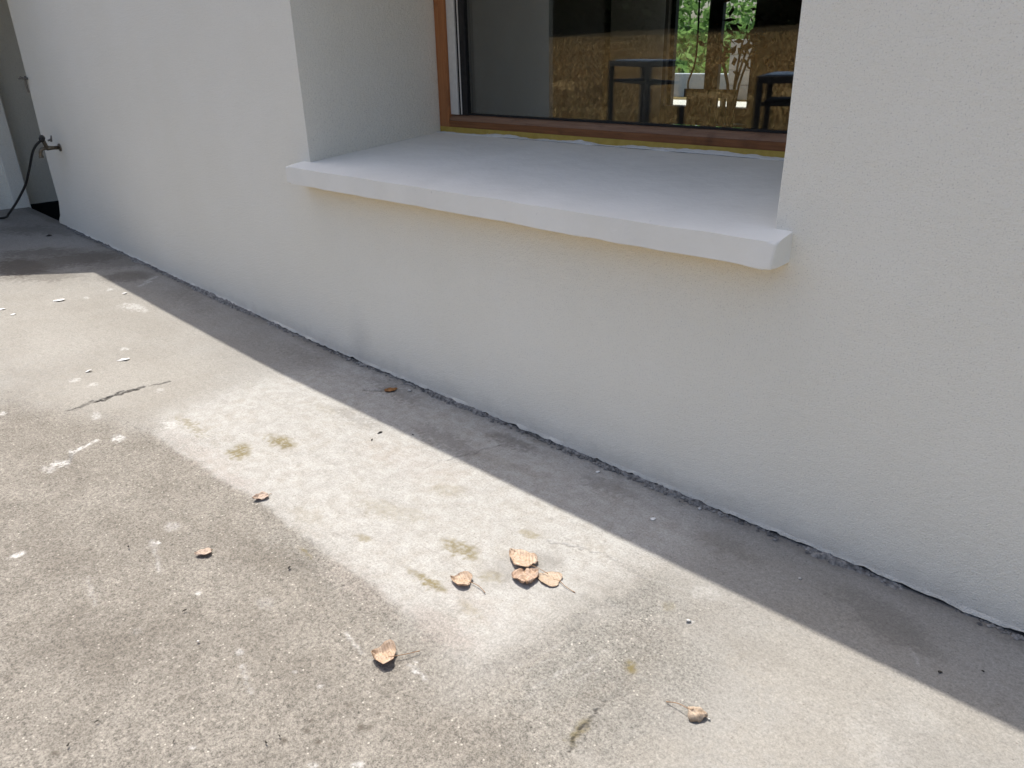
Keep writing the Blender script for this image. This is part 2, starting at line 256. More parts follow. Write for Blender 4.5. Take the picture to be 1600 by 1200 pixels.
def mat_paint():
    t = NT("white_sill_paint")
    col = t.mix(t.rng(t.noise(5, 4), 0.35, 0.65), (0.79, 0.775, 0.71), (0.84, 0.825, 0.76))
    col = t.mix(t.rng(t.noise(38, 3), 0.72, 0.80, 0, 0.5), col, (0.5, 0.49, 0.46))
    col = t.mix(t.rng(t.noise(16, 5, 0.7), 0.64, 0.74, 0, 0.12), col, (0.45, 0.43, 0.38))
    n = t.bump(t.noise(9, 4, 0.6), 0.012, 0.5)
    n = t.bump(t.noise(160, 2), 0.0008, 0.5, n)
    return t.done(col, 0.62, n, 0.3)

def mat_wood(name, c1, c2, axis):
    t = NT(name)
    v = t.map((2, 40, 40) if axis == 'x' else (40, 40, 2))
    col = t.mix(t.rng(t.noise(3.0, 6, 0.65, vec=v), 0.3, 0.7), c1, c2)
    col = t.mix(t.rng(t.noise(11, 4), 0.58, 0.75, 0, 0.6), col, tuple(c*0.35 for c in c1))
    return t.done(col, 0.55, t.bump(t.noise(4, 5, 0.6, vec=v), 0.002), 0.35)

def mat_glass():
    t = NT("window_glass")
    geo = t.n.new("ShaderNodeNewGeometry")
    vm = t.n.new("ShaderNodeVectorMath"); vm.operation = 'DOT_PRODUCT'
    t.link(geo.outputs['Normal'], vm.inputs[0]); t.link(geo.outputs['Incoming'], vm.inputs[1])
    c = t.math('SUBTRACT', 1.0, t.math('ABSOLUTE', vm.outputs['Value']), clamp=True)
    R0 = 0.115
    fac = t.math('ADD', R0, t.math('MULTIPLY', 1 - R0, t.math('POWER', c, 5.0)))
    tr = t.n.new("ShaderNodeBsdfTransparent"); tr.inputs[0].default_value = (0.90, 0.93, 0.91, 1)
    gl = t.n.new("ShaderNodeBsdfGlossy"); gl.inputs['Roughness'].default_value = 0.0; gl.inputs[0].default_value = (1, 1, 1, 1)
    mx = t.n.new("ShaderNodeMixShader")
    t.link(fac, mx.inputs[0]); t.link(tr.outputs[0], mx.inputs[1]); t.link(gl.outputs[0], mx.inputs[2])
    t.link(mx.outputs[0], t.n["Material Output"].inputs[0])
    return t.m

def mat_leaf(name, c1, c2, dark):
    t = NT(name)
    ed, mr, rn, _ = t.attr('leaf_uv')            # edge distance, midrib distance, random
    col = t.mix(t.rng(t.noise(60, 4, 0.6), 0.35, 0.65), c1, c2)
    col = t.mix(t.rng(t.noise(130, 3, 0.6), 0.58, 0.70, 0, 0.8), col, dark)
    col = t.mix(t.rng(ed, 0.86, 1.0, 0, 0.6), col, dark)
    col = t.mix(t.rng(mr, 0.0, 0.05, 0.7, 0), col, (0.62, 0.47, 0.30))
    # side veins run obliquely from the midrib
    u2 = t.n.new("ShaderNodeAttribute"); u2.attribute_name = 'leaf_len'
    vn = t.math('FRACT', t.math('SUBTRACT', t.math('MULTIPLY', u2.outputs['Fac'], 7.0), t.math('MULTIPLY', mr, 3.2)))
    vn = t.rng(t.math('ABSOLUTE', t.math('SUBTRACT', vn, 0.5)), 0.0, 0.09, 1, 0)
    col = t.mix(t.math('MULTIPLY', vn, 0.45), col, tuple(c*0.62 for c in c1))
    h = t.math('ADD', t.noise(220, 3), t.math('MULTIPLY', vn, -0.8))
    t.done(col, 0.55, t.bump(h, 0.0012), 0.35)
    tl = t.n.new("ShaderNodeBsdfTranslucent"); t.link(col, tl.inputs[0])
    mx = t.n.new("ShaderNodeMixShader"); mx.inputs[0].default_value = 0.25
    t.link(t.b.outputs[0], mx.inputs[1]); t.link(tl.outputs[0], mx.inputs[2]); t.link(mx.outputs[0], t.n["Material Output"].inputs[0])
    return t.m

def mat_foliage(name, cols, through=0.0):
    t = NT(name)
    inf = t.n.new("ShaderNodeNewGeometry")
    rp = t.n.new("ShaderNodeValToRGB"); t.link(inf.outputs['Random Per Island'], rp.inputs[0])
    cr = rp.color_ramp
    while len(cr.elements) < len(cols): cr.elements.new(0.5)
    for i, (e, c) in enumerate(zip(cr.elements, cols)):
        e.position = i / (len(cols) - 1); e.color = (*c, 1)
    t.done(rp.outputs[0], 0.8, None, 0.05)
    if through:
        tl = t.n.new("ShaderNodeBsdfTranslucent"); t.link(rp.outputs[0], tl.inputs[0])
        mx = t.n.new("ShaderNodeMixShader"); mx.inputs[0].default_value = through
        t.link(t.b.outputs[0], mx.inputs[1]); t.link(tl.outputs[0], mx.inputs[2]); t.link(mx.outputs[0], t.n["Material Output"].inputs[0])
    return t.m

def mat_lawn():
    t = NT("dry_lawn_soil")
    sp = t.n.new("ShaderNodeSeparateXYZ"); t.link(t.pos, sp.inputs[0])
    far = t.rng(t.math('ADD', sp.outputs[1], t.math('MULTIPLY', t.noise(0.5, 4, 0.6), 7.0)), -4.0, -12.0)
    near_c = t.mix(t.rng(t.noise(1.6, 5, 0.65), 0.4, 0.6), (0.075, 0.060, 0.034), (0.16, 0.13, 0.055))
    far_c = t.mix(t.rng(t.noise(0.8, 5, 0.6), 0.35, 0.65), (0.30, 0.19, 0.075), (0.46, 0.31, 0.14))
    col = t.mix(far, near_c, far_c)
    col = t.mix(t.rng(t.noise(3.5, 5, 0.7), 0.55, 0.72, 0, 0.6), col, (0.10, 0.085, 0.035))
    col = t.mix(t.rng(t.noise(9, 6, 0.75), 0.46, 0.62, 0, 0.75), col, (0.085, 0.062, 0.028))
    col = t.mix(t.rng(t.noise(14, 5, 0.75, vec=t.map((1, 1.3, 1))), 0.54, 0.68, 0, 0.7), col, (0.50, 0.35, 0.17))
    edge = t.rng(t.math('ADD', sp.outputs[1], t.math('MULTIPLY', t.noise(0.35, 4, 0.6), 9.0)), -15.0, -25.0)
    col = t.mix(edge, col, (0.035, 0.026, 0.012))             # far lawn darkened in its colour for the trees' shade
    return t.done(col, 0.95, t.bump(t.noise(18, 4), 0.04), 0.1)

M = dict(
    ground=mat_ground(), wall=mat_wall(), sill=mat_paint(), glass=mat_glass(),
    wood_x=mat_wood("brown_wood_rail", (0.17, 0.066, 0.022), (0.29, 0.122, 0.046), 'x'),
    wood_worn=mat_wood("worn_wood_ledge", (0.21, 0.115, 0.068), (0.33, 0.20, 0.13), 'x'),
    wood_z=mat_wood("orange_wood_jamb", (0.34, 0.130, 0.045), (0.44, 0.19, 0.075), 'z'),
    tape=mat_noisy("yellow_tape", (0.42, 0.30, 0.06), (0.52, 0.38, 0.09), 30, 0.6),
    ochre=mat_noisy("warm_bounce_underside", (0.66, 0.44, 0.12), (0.74, 0.52, 0.17), 30, 0.7),  # hidden sill underside, coloured to bounce warm light onto the wall below
    bead=mat_noisy("white_filler", (0.66, 0.67, 0.66), (0.75, 0.76, 0.75), 60, 0.6, 0.003, 90),
    trackwhite=mat_noisy("white_track", (0.62, 0.61, 0.57), (0.70, 0.69, 0.65), 40, 0.5),
    black=mat_noisy("black_rubber", (0.010, 0.010, 0.011), (0.022, 0.022, 0.023), 60, 0.55),
    hose=mat_noisy("black_hose", (0.012, 0.012, 0.012), (0.025, 0.024, 0.022), 80, 0.4),
    metal=mat_noisy("dull_brass", (0.12, 0.105, 0.08), (0.22, 0.19, 0.15), 90, 0.38, 0.0, None, 0.9),
    steel=mat_noisy("galvanised_bracket", (0.16, 0.15, 0.14), (0.26, 0.25, 0.23), 90, 0.5, 0.0, None, 0.6),
    dirt=mat_noisy("dark_joint", (0.035, 0.033, 0.032), (0.09, 0.085, 0.08), 120, 0.95, 0.004, 150),
    joint=mat_noisy("grey_mortar", (0.075, 0.074, 0.072), (0.34, 0.33, 0.31), 75, 0.95, 0.003, 220),
    crumb=mat_noisy("mortar_crumb", (0.05, 0.05, 0.05), (0.34, 0.33, 0.31), 45, 0.95),
    flake=mat_noisy("paint_flake", (0.74, 0.73, 0.70), (0.82, 0.81, 0.78), 80, 0.8),
    pebble=mat_noisy("pale_pebble", (0.55, 0.53, 0.49), (0.70, 0.68, 0.64), 150, 0.8),
    seed=mat_noisy("dark_husk", (0.03, 0.026, 0.021), (0.075, 0.066, 0.052), 150, 0.8),
    stem=mat_noisy("leaf_stem", (0.22, 0.13, 0.07), (0.34, 0.21, 0.12), 200, 0.7),
    room=mat_noisy("room_wall", (0.17, 0.155, 0.14), (0.20, 0.185, 0.165), 3, 0.9),
    roomfloor=mat_noisy("room_floor", (0.085, 0.055, 0.038), (0.12, 0.08, 0.055), 6, 0.5),
    curtain=mat_noisy("pale_curtain", (0.68, 0.67, 0.63), (0.76, 0.75, 0.71), 10, 0.9),
    chair=mat_noisy("dark_wood_chair", (0.035, 0.022, 0.014), (0.06, 0.038, 0.024), 30, 0.5),
    tframe=mat_noisy("black_steel", (0.022, 0.022, 0.022), (0.04, 0.04, 0.04), 40, 0.45),
    ttop=mat_noisy("sky_tint_tabletop", (0.10, 0.14, 0.20), (0.20, 0.27, 0.36), 14, 0.35, 0.02, 18),  # blue sky reflection put into the table top's colour
    concrete=mat_noisy("block_concrete", (0.40, 0.39, 0.36), (0.50, 0.48, 0.45), 12, 0.9, 0.004, 80),
    paleslab=mat_noisy("pale_paving", (0.52, 0.51, 0.47), (0.60, 0.59, 0.55), 8, 0.9),
    bluewall=mat_noisy("blue_grey_kerb", (0.36, 0.41, 0.44), (0.46, 0.50, 0.53), 8, 0.9),
    roof=mat_noisy("roof_slab", (0.40, 0.38, 0.35), (0.48, 0.46, 0.43), 6, 0.9),
    earth=mat_lawn(),
    straw=mat_foliage("dry_grass", [(0.13, 0.14, 0.045), (0.36, 0.24, 0.10), (0.46, 0.32, 0.15), (0.22, 0.14, 0.06), (0.50, 0.37, 0.19)]),
    ivy=mat_foliage("green_leaves", [(0.10, 0.20, 0.05), (0.20, 0.34, 0.10), (0.28, 0.44, 0.16), (0.14, 0.26, 0.07)], 0.5),
    darkleaf=mat_foliage("dark_tree_leaves", [(0.008, 0.013, 0.006), (0.014, 0.022, 0.009), (0.010, 0.017, 0.007)]),
    bark=mat_noisy("dark_bark", (0.02, 0.016, 0.012), (0.04, 0.032, 0.025), 12, 0.95, 0.02, 20),
    brownleaf=mat_foliage("withered_leaves", [(0.10, 0.05, 0.02), (0.16, 0.09, 0.035), (0.06, 0.05, 0.02)]),
    greensoil=mat_noisy("green_slope", (0.03, 0.06, 0.015), (0.08, 0.14, 0.035), 3, 0.95, 0.03, 20),
    darkback=mat_noisy("tree_backing_dark", (0.006, 0.009, 0.005), (0.013, 0.017, 0.009), 1, 0.95),
    pit=mat_noisy("pit_wall", (0.012, 0.012, 0.012), (0.02, 0.02, 0.02), 10, 0.95),
)

# ------------------------------------------------------------------ terrace: one sheet, its stains stored per vertex
XS = np.concatenate([np.linspace(-14, -7.5, 8), np.arange(-7.3, -3.2, 0.010), np.arange(-3.2, 0.36, 0.0046), np.linspace(0.5, 6, 8)])
YS = np.concatenate([np.linspace(-5.2, -2.2, 6), np.arange(-2.02, 0.03, 0.0046)])
GX, GY = np.meshgrid(XS, YS)
gx, gy = GX.ravel(), GY.ravel()
wx = gx + 0.030*(fbm(gx, gy, 9, 1)-0.5) + 0.020*(fbm(gx, gy, 45, 2)-0.5)
wy = gy + 0.030*(fbm(gx, gy, 9, 3)-0.5) + 0.020*(fbm(gx, gy, 45, 4)-0.5)
def sdf(poly, x, y):
    inside = np.zeros(x.shape, bool); d = np.full(x.shape, 1e9); n = len(poly)
    for i in range(n):
        (x0, y0), (x1, y1) = poly[i], poly[(i+1) % n]
        cnd = ((y0 > y) != (y1 > y)) & (x < (x1-x0)*(y-y0)/((y1-y0) if y1 != y0 else 1e-9) + x0)
        inside ^= cnd
        ex, ey = x1-x0, y1-y0
        t = np.clip(((x-x0)*ex+(y-y0)*ey)/(ex*ex+ey*ey+1e-12), 0, 1)
        d = np.minimum(d, np.hypot(x-x0-t*ex, y-y0-t*ey))
    return np.where(inside, d, -d)
def sstep(a, b, v):
    t = np.clip((v-a)/(b-a), 0, 1); return t*t*(3-2*t)
fine = (gx > -7.4) & (gx < 0.45) & (gy > -2.1)
n1 = fbm(gx, gy, 30, 21); n2 = fbm(gx, gy, 8, 25); n3 = fbm(gx, gy, 90, 31, 3)
def blobs(L, hard=False):
    out = np.zeros(gx.shape)
    for cx, cy, a, b, c, d, amp in L:
        R = 2.6*np.linalg.norm(np.linalg.inv(np.array([[a, b], [c, d]])), 2)
        k = np.where((np.abs(gx-cx) < R) & (np.abs(gy-cy) < R))[0]
        if len(k) == 0: continue
        s = R / 2.6 * 0.45
        dx = gx[k]-cx + s*1.6*(n1[k]-0.5); dy = gy[k]-cy + s*1.6*(n3[k]-0.5)
        q = np.exp(-0.9*((a*dx+b*dy)**2+(c*dx+d*dy)**2))
        q = sstep(0.22, 0.62, q*(0.15+1.5*n3[k])) if hard else sstep(0.10, 0.75, q*(0.55+0.9*n3[k]))
        out[k] = np.maximum(out[k], q*amp)
    return out
def segs(L, wob=0.006):
    out = np.zeros(gx.shape)
    for x0, y0, x1, y1, wd, amp in L:
        k = np.where((gx > min(x0,x1)-0.05) & (gx < max(x0,x1)+0.05) & (gy > min(y0,y1)-0.05) & (gy < max(y0,y1)+0.05))[0]
        if len(k) == 0: continue
        X = gx[k]+wob*2.5*(n1[k]-0.5)+wob*1.5*(n3[k]-0.5); Y = gy[k]+wob*2.5*(n3[k]-0.5)-wob*2*(n1[k]-0.5)
        ex, ey = x1-x0, y1-y0
        t = np.clip(((X-x0)*ex+(Y-y0)*ey)/(ex*ex+ey*ey), 0, 1)
        d = np.hypot(X-x0-t*ex, Y-y0-t*ey)
        h = max(wd, 0.0035)
        out[k] = np.maximum(out[k], amp*sstep(h*1.25, h*0.35, d)*(0.4+0.9*n3[k]))
    return np.clip(out, 0, 1)
# sharp along the trowelled edge, loose elsewhere
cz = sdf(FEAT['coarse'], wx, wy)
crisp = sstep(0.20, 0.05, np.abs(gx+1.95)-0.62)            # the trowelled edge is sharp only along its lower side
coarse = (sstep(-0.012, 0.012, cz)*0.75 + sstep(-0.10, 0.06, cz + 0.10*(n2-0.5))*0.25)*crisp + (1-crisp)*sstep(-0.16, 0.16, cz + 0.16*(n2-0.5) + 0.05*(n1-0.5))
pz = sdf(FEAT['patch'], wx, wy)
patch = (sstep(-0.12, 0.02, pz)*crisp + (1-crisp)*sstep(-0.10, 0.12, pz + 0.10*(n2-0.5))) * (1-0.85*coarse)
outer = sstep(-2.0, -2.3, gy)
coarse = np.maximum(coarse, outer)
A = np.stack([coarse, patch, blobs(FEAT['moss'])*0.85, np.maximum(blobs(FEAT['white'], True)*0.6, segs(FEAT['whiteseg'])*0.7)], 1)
B = np.stack([blobs(FEAT['dark']), segs(FEAT['crack'], 0.010), blobs(FEAT['pink']), blobs(FEAT['grey'])], 1)
# slab coloured darker in a line where it meets the wall
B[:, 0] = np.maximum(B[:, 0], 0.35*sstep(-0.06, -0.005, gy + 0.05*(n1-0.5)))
D = np.stack([blobs(FEAT['tan']), n1, n2, n3], 1)
gzv = gz(gx) + np.where(fine, 0.006*(fbm(gx, gy, 2.5, 41)-0.5) + 0.0025*(n1-0.5), 0) - B[:, 1]*0.004
gzv += 0.004*sstep(-0.02, 0.02, cz)*-1*np.where(fine, 1, 0)
nx, ny = len(XS), len(YS)
idx = np.arange(nx*ny).reshape(ny, nx)
F = np.stack([idx[:-1, :-1].ravel(), idx[:-1, 1:].ravel(), idx[1:, 1:].ravel(), idx[1:, :-1].ravel()], 1)
me = bpy.data.meshes.new("terrace_slab")
me.vertices.add(nx*ny); me.vertices.foreach_set('co', np.stack([gx, gy, gzv], 1).ravel().astype(np.float32))
me.loops.add(F.size); me.loops.foreach_set('vertex_index', F.ravel().astype(np.int32))
me.polygons.add(len(F)); me.polygons.foreach_set('loop_start', np.arange(0, F.size, 4, dtype=np.int32))
me.polygons.foreach_set('use_smooth', np.ones(len(F), bool))
me.update(calc_edges=True)
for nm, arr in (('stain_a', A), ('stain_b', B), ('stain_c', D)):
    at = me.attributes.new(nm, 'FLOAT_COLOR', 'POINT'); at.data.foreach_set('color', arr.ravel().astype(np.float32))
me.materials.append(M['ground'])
tag(link(bpy.data.objects.new("terrace_slab", me)), kind='structure')

# ------------------------------------------------------------------ house
OX0, OX1, OZ0, OZ1 = -2.857, -0.800, 0.785, 2.02
XR, ZT, YB = 3.0, 2.13, 0.85
house = empty("house")
tag(house, "white rendered house wall with a deep window recess above the concrete terrace", "house")
def edge_x(z):                                    # outer corner of the wall flares a little at its foot
    return -6.325 - 0.115*max(0.0, (0.36-z)/0.24)**1.6 if z < 0.36 else -6.325 - 0.02*math.sin(z*3.1)
bm = bmesh.new()
xl = sorted(set([round(v, 4) for v in np.arange(-6.3, XR, 0.012)] + [OX0, OX1, XR]))
zl = [0.0, 0.08, 0.2, 0.3, 0.4, 0.55, 0.7, OZ0] + list(np.arange(0.9, 2.0, 0.15)) + [OZ1, ZT]
front = {}
jag = lambda x: float(0.005 + 0.022*max(0, fbm(np.array([x]), np.array([0.3]), 38, 61)[0]-0.40) + 0.008*max(0, fbm(np.array([x]), np.array([0.7]), 6, 65)[0]-0.5)*2)
lip = lambda x: float(-0.002 - 0.016*max(0, fbm(np.array([x]), np.array([0.1]), 18, 71)[0]-0.45))
XL0 = None
for j, z in enumerate(zl):
    ex = edge_x(z if z > 0.1 else 0.12)
    row = [(ex, 0)] + [(x, i+1) for i, x in enumerate(xl)]
    for x, i in row:
        if i == 0:
            front[0, j] = bm.verts.new((ex, 0, z if j else float(gz(ex)) + 0.005)); continue
        if j == 0:
            front[i, j] = bm.verts.new((x, lip(x), float(gz(x)) + jag(x)))
        elif j == 1:
            zz = float(gz(x)) + 0.020
            front[i, j] = bm.verts.new((x, 0, zz))
        else:
            front[i, j] = bm.verts.new((x, 0, z + (0.09 - 0.01*0) * 0))
    if j == 1: front[0, 1].co.z = float(gz(ex)) + 0.03; front[0, 1].co.x = ex
NXc = len(xl) + 1
io0, io1 = xl.index(OX0) + 1, xl.index(OX1) + 1
jo0, jo1 = zl.index(OZ0), zl.index(OZ1)
for j in range(len(zl)-1):
    for i in range(NXc-1):
        if io0 <= i < io1 and jo0 <= j < jo1: continue
        bm.faces.new((front[i, j], front[i+1, j], front[i+1, j+1], front[i, j+1]))
# side return at the outer corner and reveals of the recess
cor = [front[0, j] for j in range(len(zl))]
back = [bm.verts.new((v.co.x, 2.6, v.co.z)) for v in cor]
for a, b, c, d in zip(cor, cor[1:], back, back[1:]): bm.faces.new((a, b, d, c))
loop = [front[io0, j] for j in range(jo0, jo1+1)] + [front[i, jo1] for i in range(io0+1, io1+1)] + [front[io1, j] for j in range(jo1-1, jo0-1, -1)] + [front[i, jo0] for i in range(io1-1, io0, -1)]
inner = [bm.verts.new((v.co.x, YB, v.co.z)) for v in loop]
for k in range(len(loop)):
    k2 = (k+1) % len(loop)
    bm.faces.new((loop[k], loop[k2], inner[k2], inner[k]))
# inside face of the wall
r0 = [bm.verts.new((x, YB, z)) for x, z in ((-6.2, 0), (XR, 0), (XR, ZT), (-6.2, ZT))]
q = [inner[loop.index(front[io0, jo0])], inner[loop.index(front[io1, jo0])], inner[loop.index(front[io1, jo1])], inner[loop.index(front[io0, jo1])]]
bottom = [inner[loop.index(front[i, jo0])] for i in range(io0, io1+1)]
top = [inner[loop.index(front[i, jo1])] for i in range(io0, io1+1)]
lft = [inner[loop.index(front[io0, j])] for j in range(jo0, jo1+1)]
rgt = [inner[loop.index(front[io1, j])] for j in range(jo0, jo1+1)]
bm.faces.new([r0[0]] + bottom[:] + [r0[1]])
bm.faces.new([r0[1]] + rgt[:] + [r0[2]])
bm.faces.new([r0[2]] + top[::-1] + [r0[3]])
bm.faces.new([r0[3]] + lft[::-1] + [r0[0]])
bm.edges.ensure_lookup_table()
ring = [bm.edges.get((loop[k], loop[(k+1) % len(loop)])) for k in range(len(loop))]
ring += [bm.edges.get((a, b)) for a, b in zip(cor[1:], cor[2:])]
bmesh.ops.bevel(bm, geom=[e for e in ring if e], offset=0.009, segments=3, affect='EDGES', profile=0.6)
for v in bm.verts:                                # hand-trowelled arrises
    if v.co.y < 0.02 and v.co.z > 0.75:
        for ed in (OX0, OX1):
            if abs(v.co.x - ed) < 0.011: v.co.x += 0.006*(vnoise(np.array([v.co.z*7]), np.array([ed*3]), 81)[0]-0.5)
wall = obj("wall", bm, M['wall'], house)
bm = bmesh.new()                                  # old plinth a little behind the render, seen in the ragged gap at the foot
n = 400
vs = [(x, 0.006, float(gz(x)) - 0.02) for x in np.linspace(-6.42, XR, n)] + [(x, 0.006, float(gz(x)) + 0.019) for x in np.linspace(-6.42, XR, n)]
obj("plinth", (vs, [], [(i, i+1, n+i+1, n+i) for i in range(n-1)]), M['dirt'], house); bm.free()
bm = bmesh.new()
box(bm, -6.36, XR+0.05, -0.004, 7.4, ZT+0.002, 2.25, 0.004)
obj("roof", bm, M['roof'], house)
# room behind: side walls, back wall with its opening, floor
bm = bmesh.new()
FX0, FX1, FZ0, FZ1, FY = -5.62, -4.46, 0.565, 2.0, 7.0
box(bm, -6.30, -6.2, YB+0.002, FY, 0.0, ZT)
box(bm, XR-0.1, XR, YB+0.002, FY, 0.0, ZT)
box(bm, -6.30, FX0, FY, FY+0.2, 0.0, ZT)
box(bm, FX1, XR, FY, FY+0.2, 0.0, ZT)
box(bm, FX0, FX1, FY, FY+0.2, 0.0, FZ0)
box(bm, FX0, FX1, FY, FY+0.2, FZ1, ZT)
obj("room_wall", bm, M['room'], house)
bm = bmesh.new(); box(bm, -6.2, XR-0.1, YB+0.002, FY, 0.1, 0.2)
obj("room_floor", bm, M['roomfloor'], house)
bm = bmesh.new()
for x0, x1 in ((FX0, FX0+0.06), (-5.10, -4.92), (FX1-0.05, FX1)): box(bm, x0, x1, FY+0.06, FY+0.13, FZ0, FZ1, 0.004)
box(bm, FX0+0.06, FX1-0.05, FY+0.07, FY+0.12, FZ1-0.06, FZ1, 0.003)
obj("back_window_frame", bm, M['black'], house)

# window sill: deep slab, falling slightly outwards, ends proud of the recess
bm = bmesh.new()
def sill_top(y): return 0.8555 + 0.084*y if y > 0 else 0.8555 + 0.15*y
SX0, SX1, SY, SZB = -2.916, -0.752, -0.086, 0.776
plan = [(SX0, SY), (SX1, SY), (SX1, 0.004), (OX1-0.002, 0.004), (OX1-0.002, 0.737), (OX0+0.002, 0.737), (OX0+0.002, 0.004), (SX0, 0.004)]
def dense(P, step=0.03):
    out = []
    for i in range(len(P)):
        a, b = Vector(P[i]), Vector(P[(i+1) % len(P)]); k = max(1, int((b-a).length/step))
        out += [a.lerp(b, t/k) for t in range(k)]
    return out
tp = dense(plan)
T = [bm.verts.new((p.x, p.y, sill_top(p.y))) for p in tp]
Bt = [bm.verts.new((p.x, p.y, SZB)) for p in tp]
ft = bm.faces.new(T); bm.faces.new(Bt[::-1])
for k in range(len(T)):
    k2 = (k+1) % len(T); bm.faces.new((T[k2], T[k], Bt[k], Bt[k2]))
fe = [e for e in bm.edges if all(v.co.y < SY+1e-4 for v in e.verts)] + [e for e in bm.edges if all(abs(v.co.x-SX0) < 1e-4 or abs(v.co.x-SX1) < 1e-4 for v in e.verts) and all(v.co.y < 0.003 or abs(v.co.y-0.004) < 1e-4 for v in e.verts) and len({round(v.co.z, 3) > 0.8 for v in e.verts}) == 1]
bmesh.ops.bevel(bm, geom=list(set(fe)), offset=0.0065, segments=3, affect='EDGES', profile=0.55)
for v in bm.verts:
    if v.co.y < 0.0:
        nz = vnoise(np.array([v.co.x*14]), np.array([v.co.z*9]), 91)[0]-0.5
        v.co.z += 0.0035*nz; v.co.y += 0.005*nz
    if v.co.y < -0.02 and v.co.x > SX1 - 0.03 and v.co.z < 0.80: v.co.x -= 0.007
bmesh.ops.triangulate(bm, faces=[f for f in bm.faces if len(f.verts) > 4])
bm.normal_update()
for f in bm.faces:
    if f.normal.z < -0.7 and f.calc_center_median().z < 0.785: f.material_index = 1
sill = obj("window_sill", bm, M['sill'], house)
sill.data.materials.append(M['ochre'])

# window in the recess: brown timber frame, track, gasket, tape and filler along its foot
win = empty("window"); win.parent = house
YF = 0.737
bm = bmesh.new()
box(bm, OX0+0.066, OX1-0.06, YF, 0.80, 0.936, 0.970, 0.003)
rail = obj("bottom_rail", bm, M['wood_x'], win)
bm = bmesh.new()
n = 60
xs = np.linspace(OX0+0.066, OX1-0.06, n)
prof = [(YF+0.003, 0.9705), (YF+0.006, 0.978), (YF+0.020, 0.989), (YF+0.030, 0.995), (0.80, 0.995)]
vs = []
for i, x in enumerate(xs):
    for k, (y, z) in enumerate(prof):
        dz = (0.0035*(vnoise(np.array([x*25]), np.array([1.0*k]), 95)[0]-0.5)) if k in (1, 2) and x > -2.3 else 0
        vs.append((x, y + dz, z + dz))
P = len(prof)
obj("worn_ledge", (vs, [], [(i*P+k, (i+1)*P+k, (i+1)*P+k+1, i*P+k+1) for i in range(n-1) for k in range(P-1)]), M['wood_worn'], win, True)
for x0, x1 in ((OX0+0.001, OX0+0.066), (OX1-0.06, OX1-0.001)):
    bm = bmesh.new(); box(bm, x0, x1, YF-0.002, 0.80, 0.936, OZ1-0.001, 0.003)
    obj("jamb", bm, M['wood_z'], win)
bm = bmesh.new(); box(bm, OX0+0.066, OX1-0.06, YF, 0.80, 1.95, OZ1-0.001, 0.003); obj("top_rail", bm, M['wood_x'], win)
bm = bmesh.new(); box(bm, OX0+0.067, OX0+0.118, 0.750, 0.790, 0.996, 1.949, 0.002); obj("white_track", bm, M['trackwhite'], win)
bm = bmesh.new(); box(bm, OX0+0.1185, OX0+0.176, 0.757, 0.795, 0.996, 1.949, 0.002)
box(bm, OX0+0.176, OX1-0.062, 0.764, 0.792, 0.996, 1.004)
gk = obj("gasket", bm, M['black'], win)
bm = bmesh.new(); box(bm, OX0+0.133, OX0+0.139, 0.7545, 0.7568, 0.998, 1.948); obj("trim_line", bm, M['trackwhite'], gk)
bm = bmesh.new(); box(bm, OX0+0.176, OX1-0.062, 0.768, 0.784, 1.0042, 1.949)
obj("pane", bm, M['glass'], win)
n = 420
xs = np.linspace(OX0+0.004, OX1-0.004, n)
zb = sill_top(YF) - 0.004
vs = [(x, YF-0.0035, zb) for x in xs] + [(x, YF-0.0035, 0.9415) for x in xs]
obj("masking_tape", (vs, [], [(i, i+1, n+i+1, n+i) for i in range(n-1)]), M['tape'], win)
wave = 0.922 + 0.022*(fbm(xs, xs*0, 6, 101, 3)-0.5) + 0.007*(fbm(xs, xs*0, 30, 105, 3)-0.5) - 0.003*np.sin(xs*2)
vs = []; fs = []
for i, x in enumerate(xs):
    o = 0.003*(vnoise(np.array([x*40]), np.array([2.0]), 108)[0]-0.5)
    zt = float(wave[i])
    y1 = YF-0.026+o
    vs += [(x, YF-0.0045, zt), (x, YF-0.0075, zt-0.0015), (x, YF-0.011+o, (zt+sill_top(y1))/2+0.001), (x, y1, sill_top(y1)+0.0035), (x, y1-0.001, sill_top(y1)-0.002)]
fs = [(i*5+k, (i+1)*5+k, (i+1)*5+k+1, i*5+k+1) for i in range(n-1) for k in range(4)]
obj("filler_bead", (vs, [], fs), M['bead'], win, True)
vs = []; fs = []                                  # hairline gap between filler and sill
for a, b in ((-2.45, -1.95), (-1.93, -1.62), (-1.58, -1.2), (-1.15, -0.85)):
    xx = np.linspace(a, b, 40); o = len(vs)
    for i, x in enumerate(xx):
        wv = 0.0035*(0.3+vnoise(np.array([x*30]), np.array([3.0]), 111)[0])*min(1, i/5, (39-i)/5)
        y = YF-0.0275+0.003*(vnoise(np.array([x*12]), np.array([5.0]), 113)[0]-0.5)
        vs += [(x, y-wv, sill_top(y-wv)+0.0012), (x, y+0.0005, sill_top(y)+0.0013)]
    fs += [(o+2*i, o+2*i+2, o+2*i+3, o+2*i+1) for i in range(39)]
obj("gap_line", (vs, [], fs), M['dirt'], win)

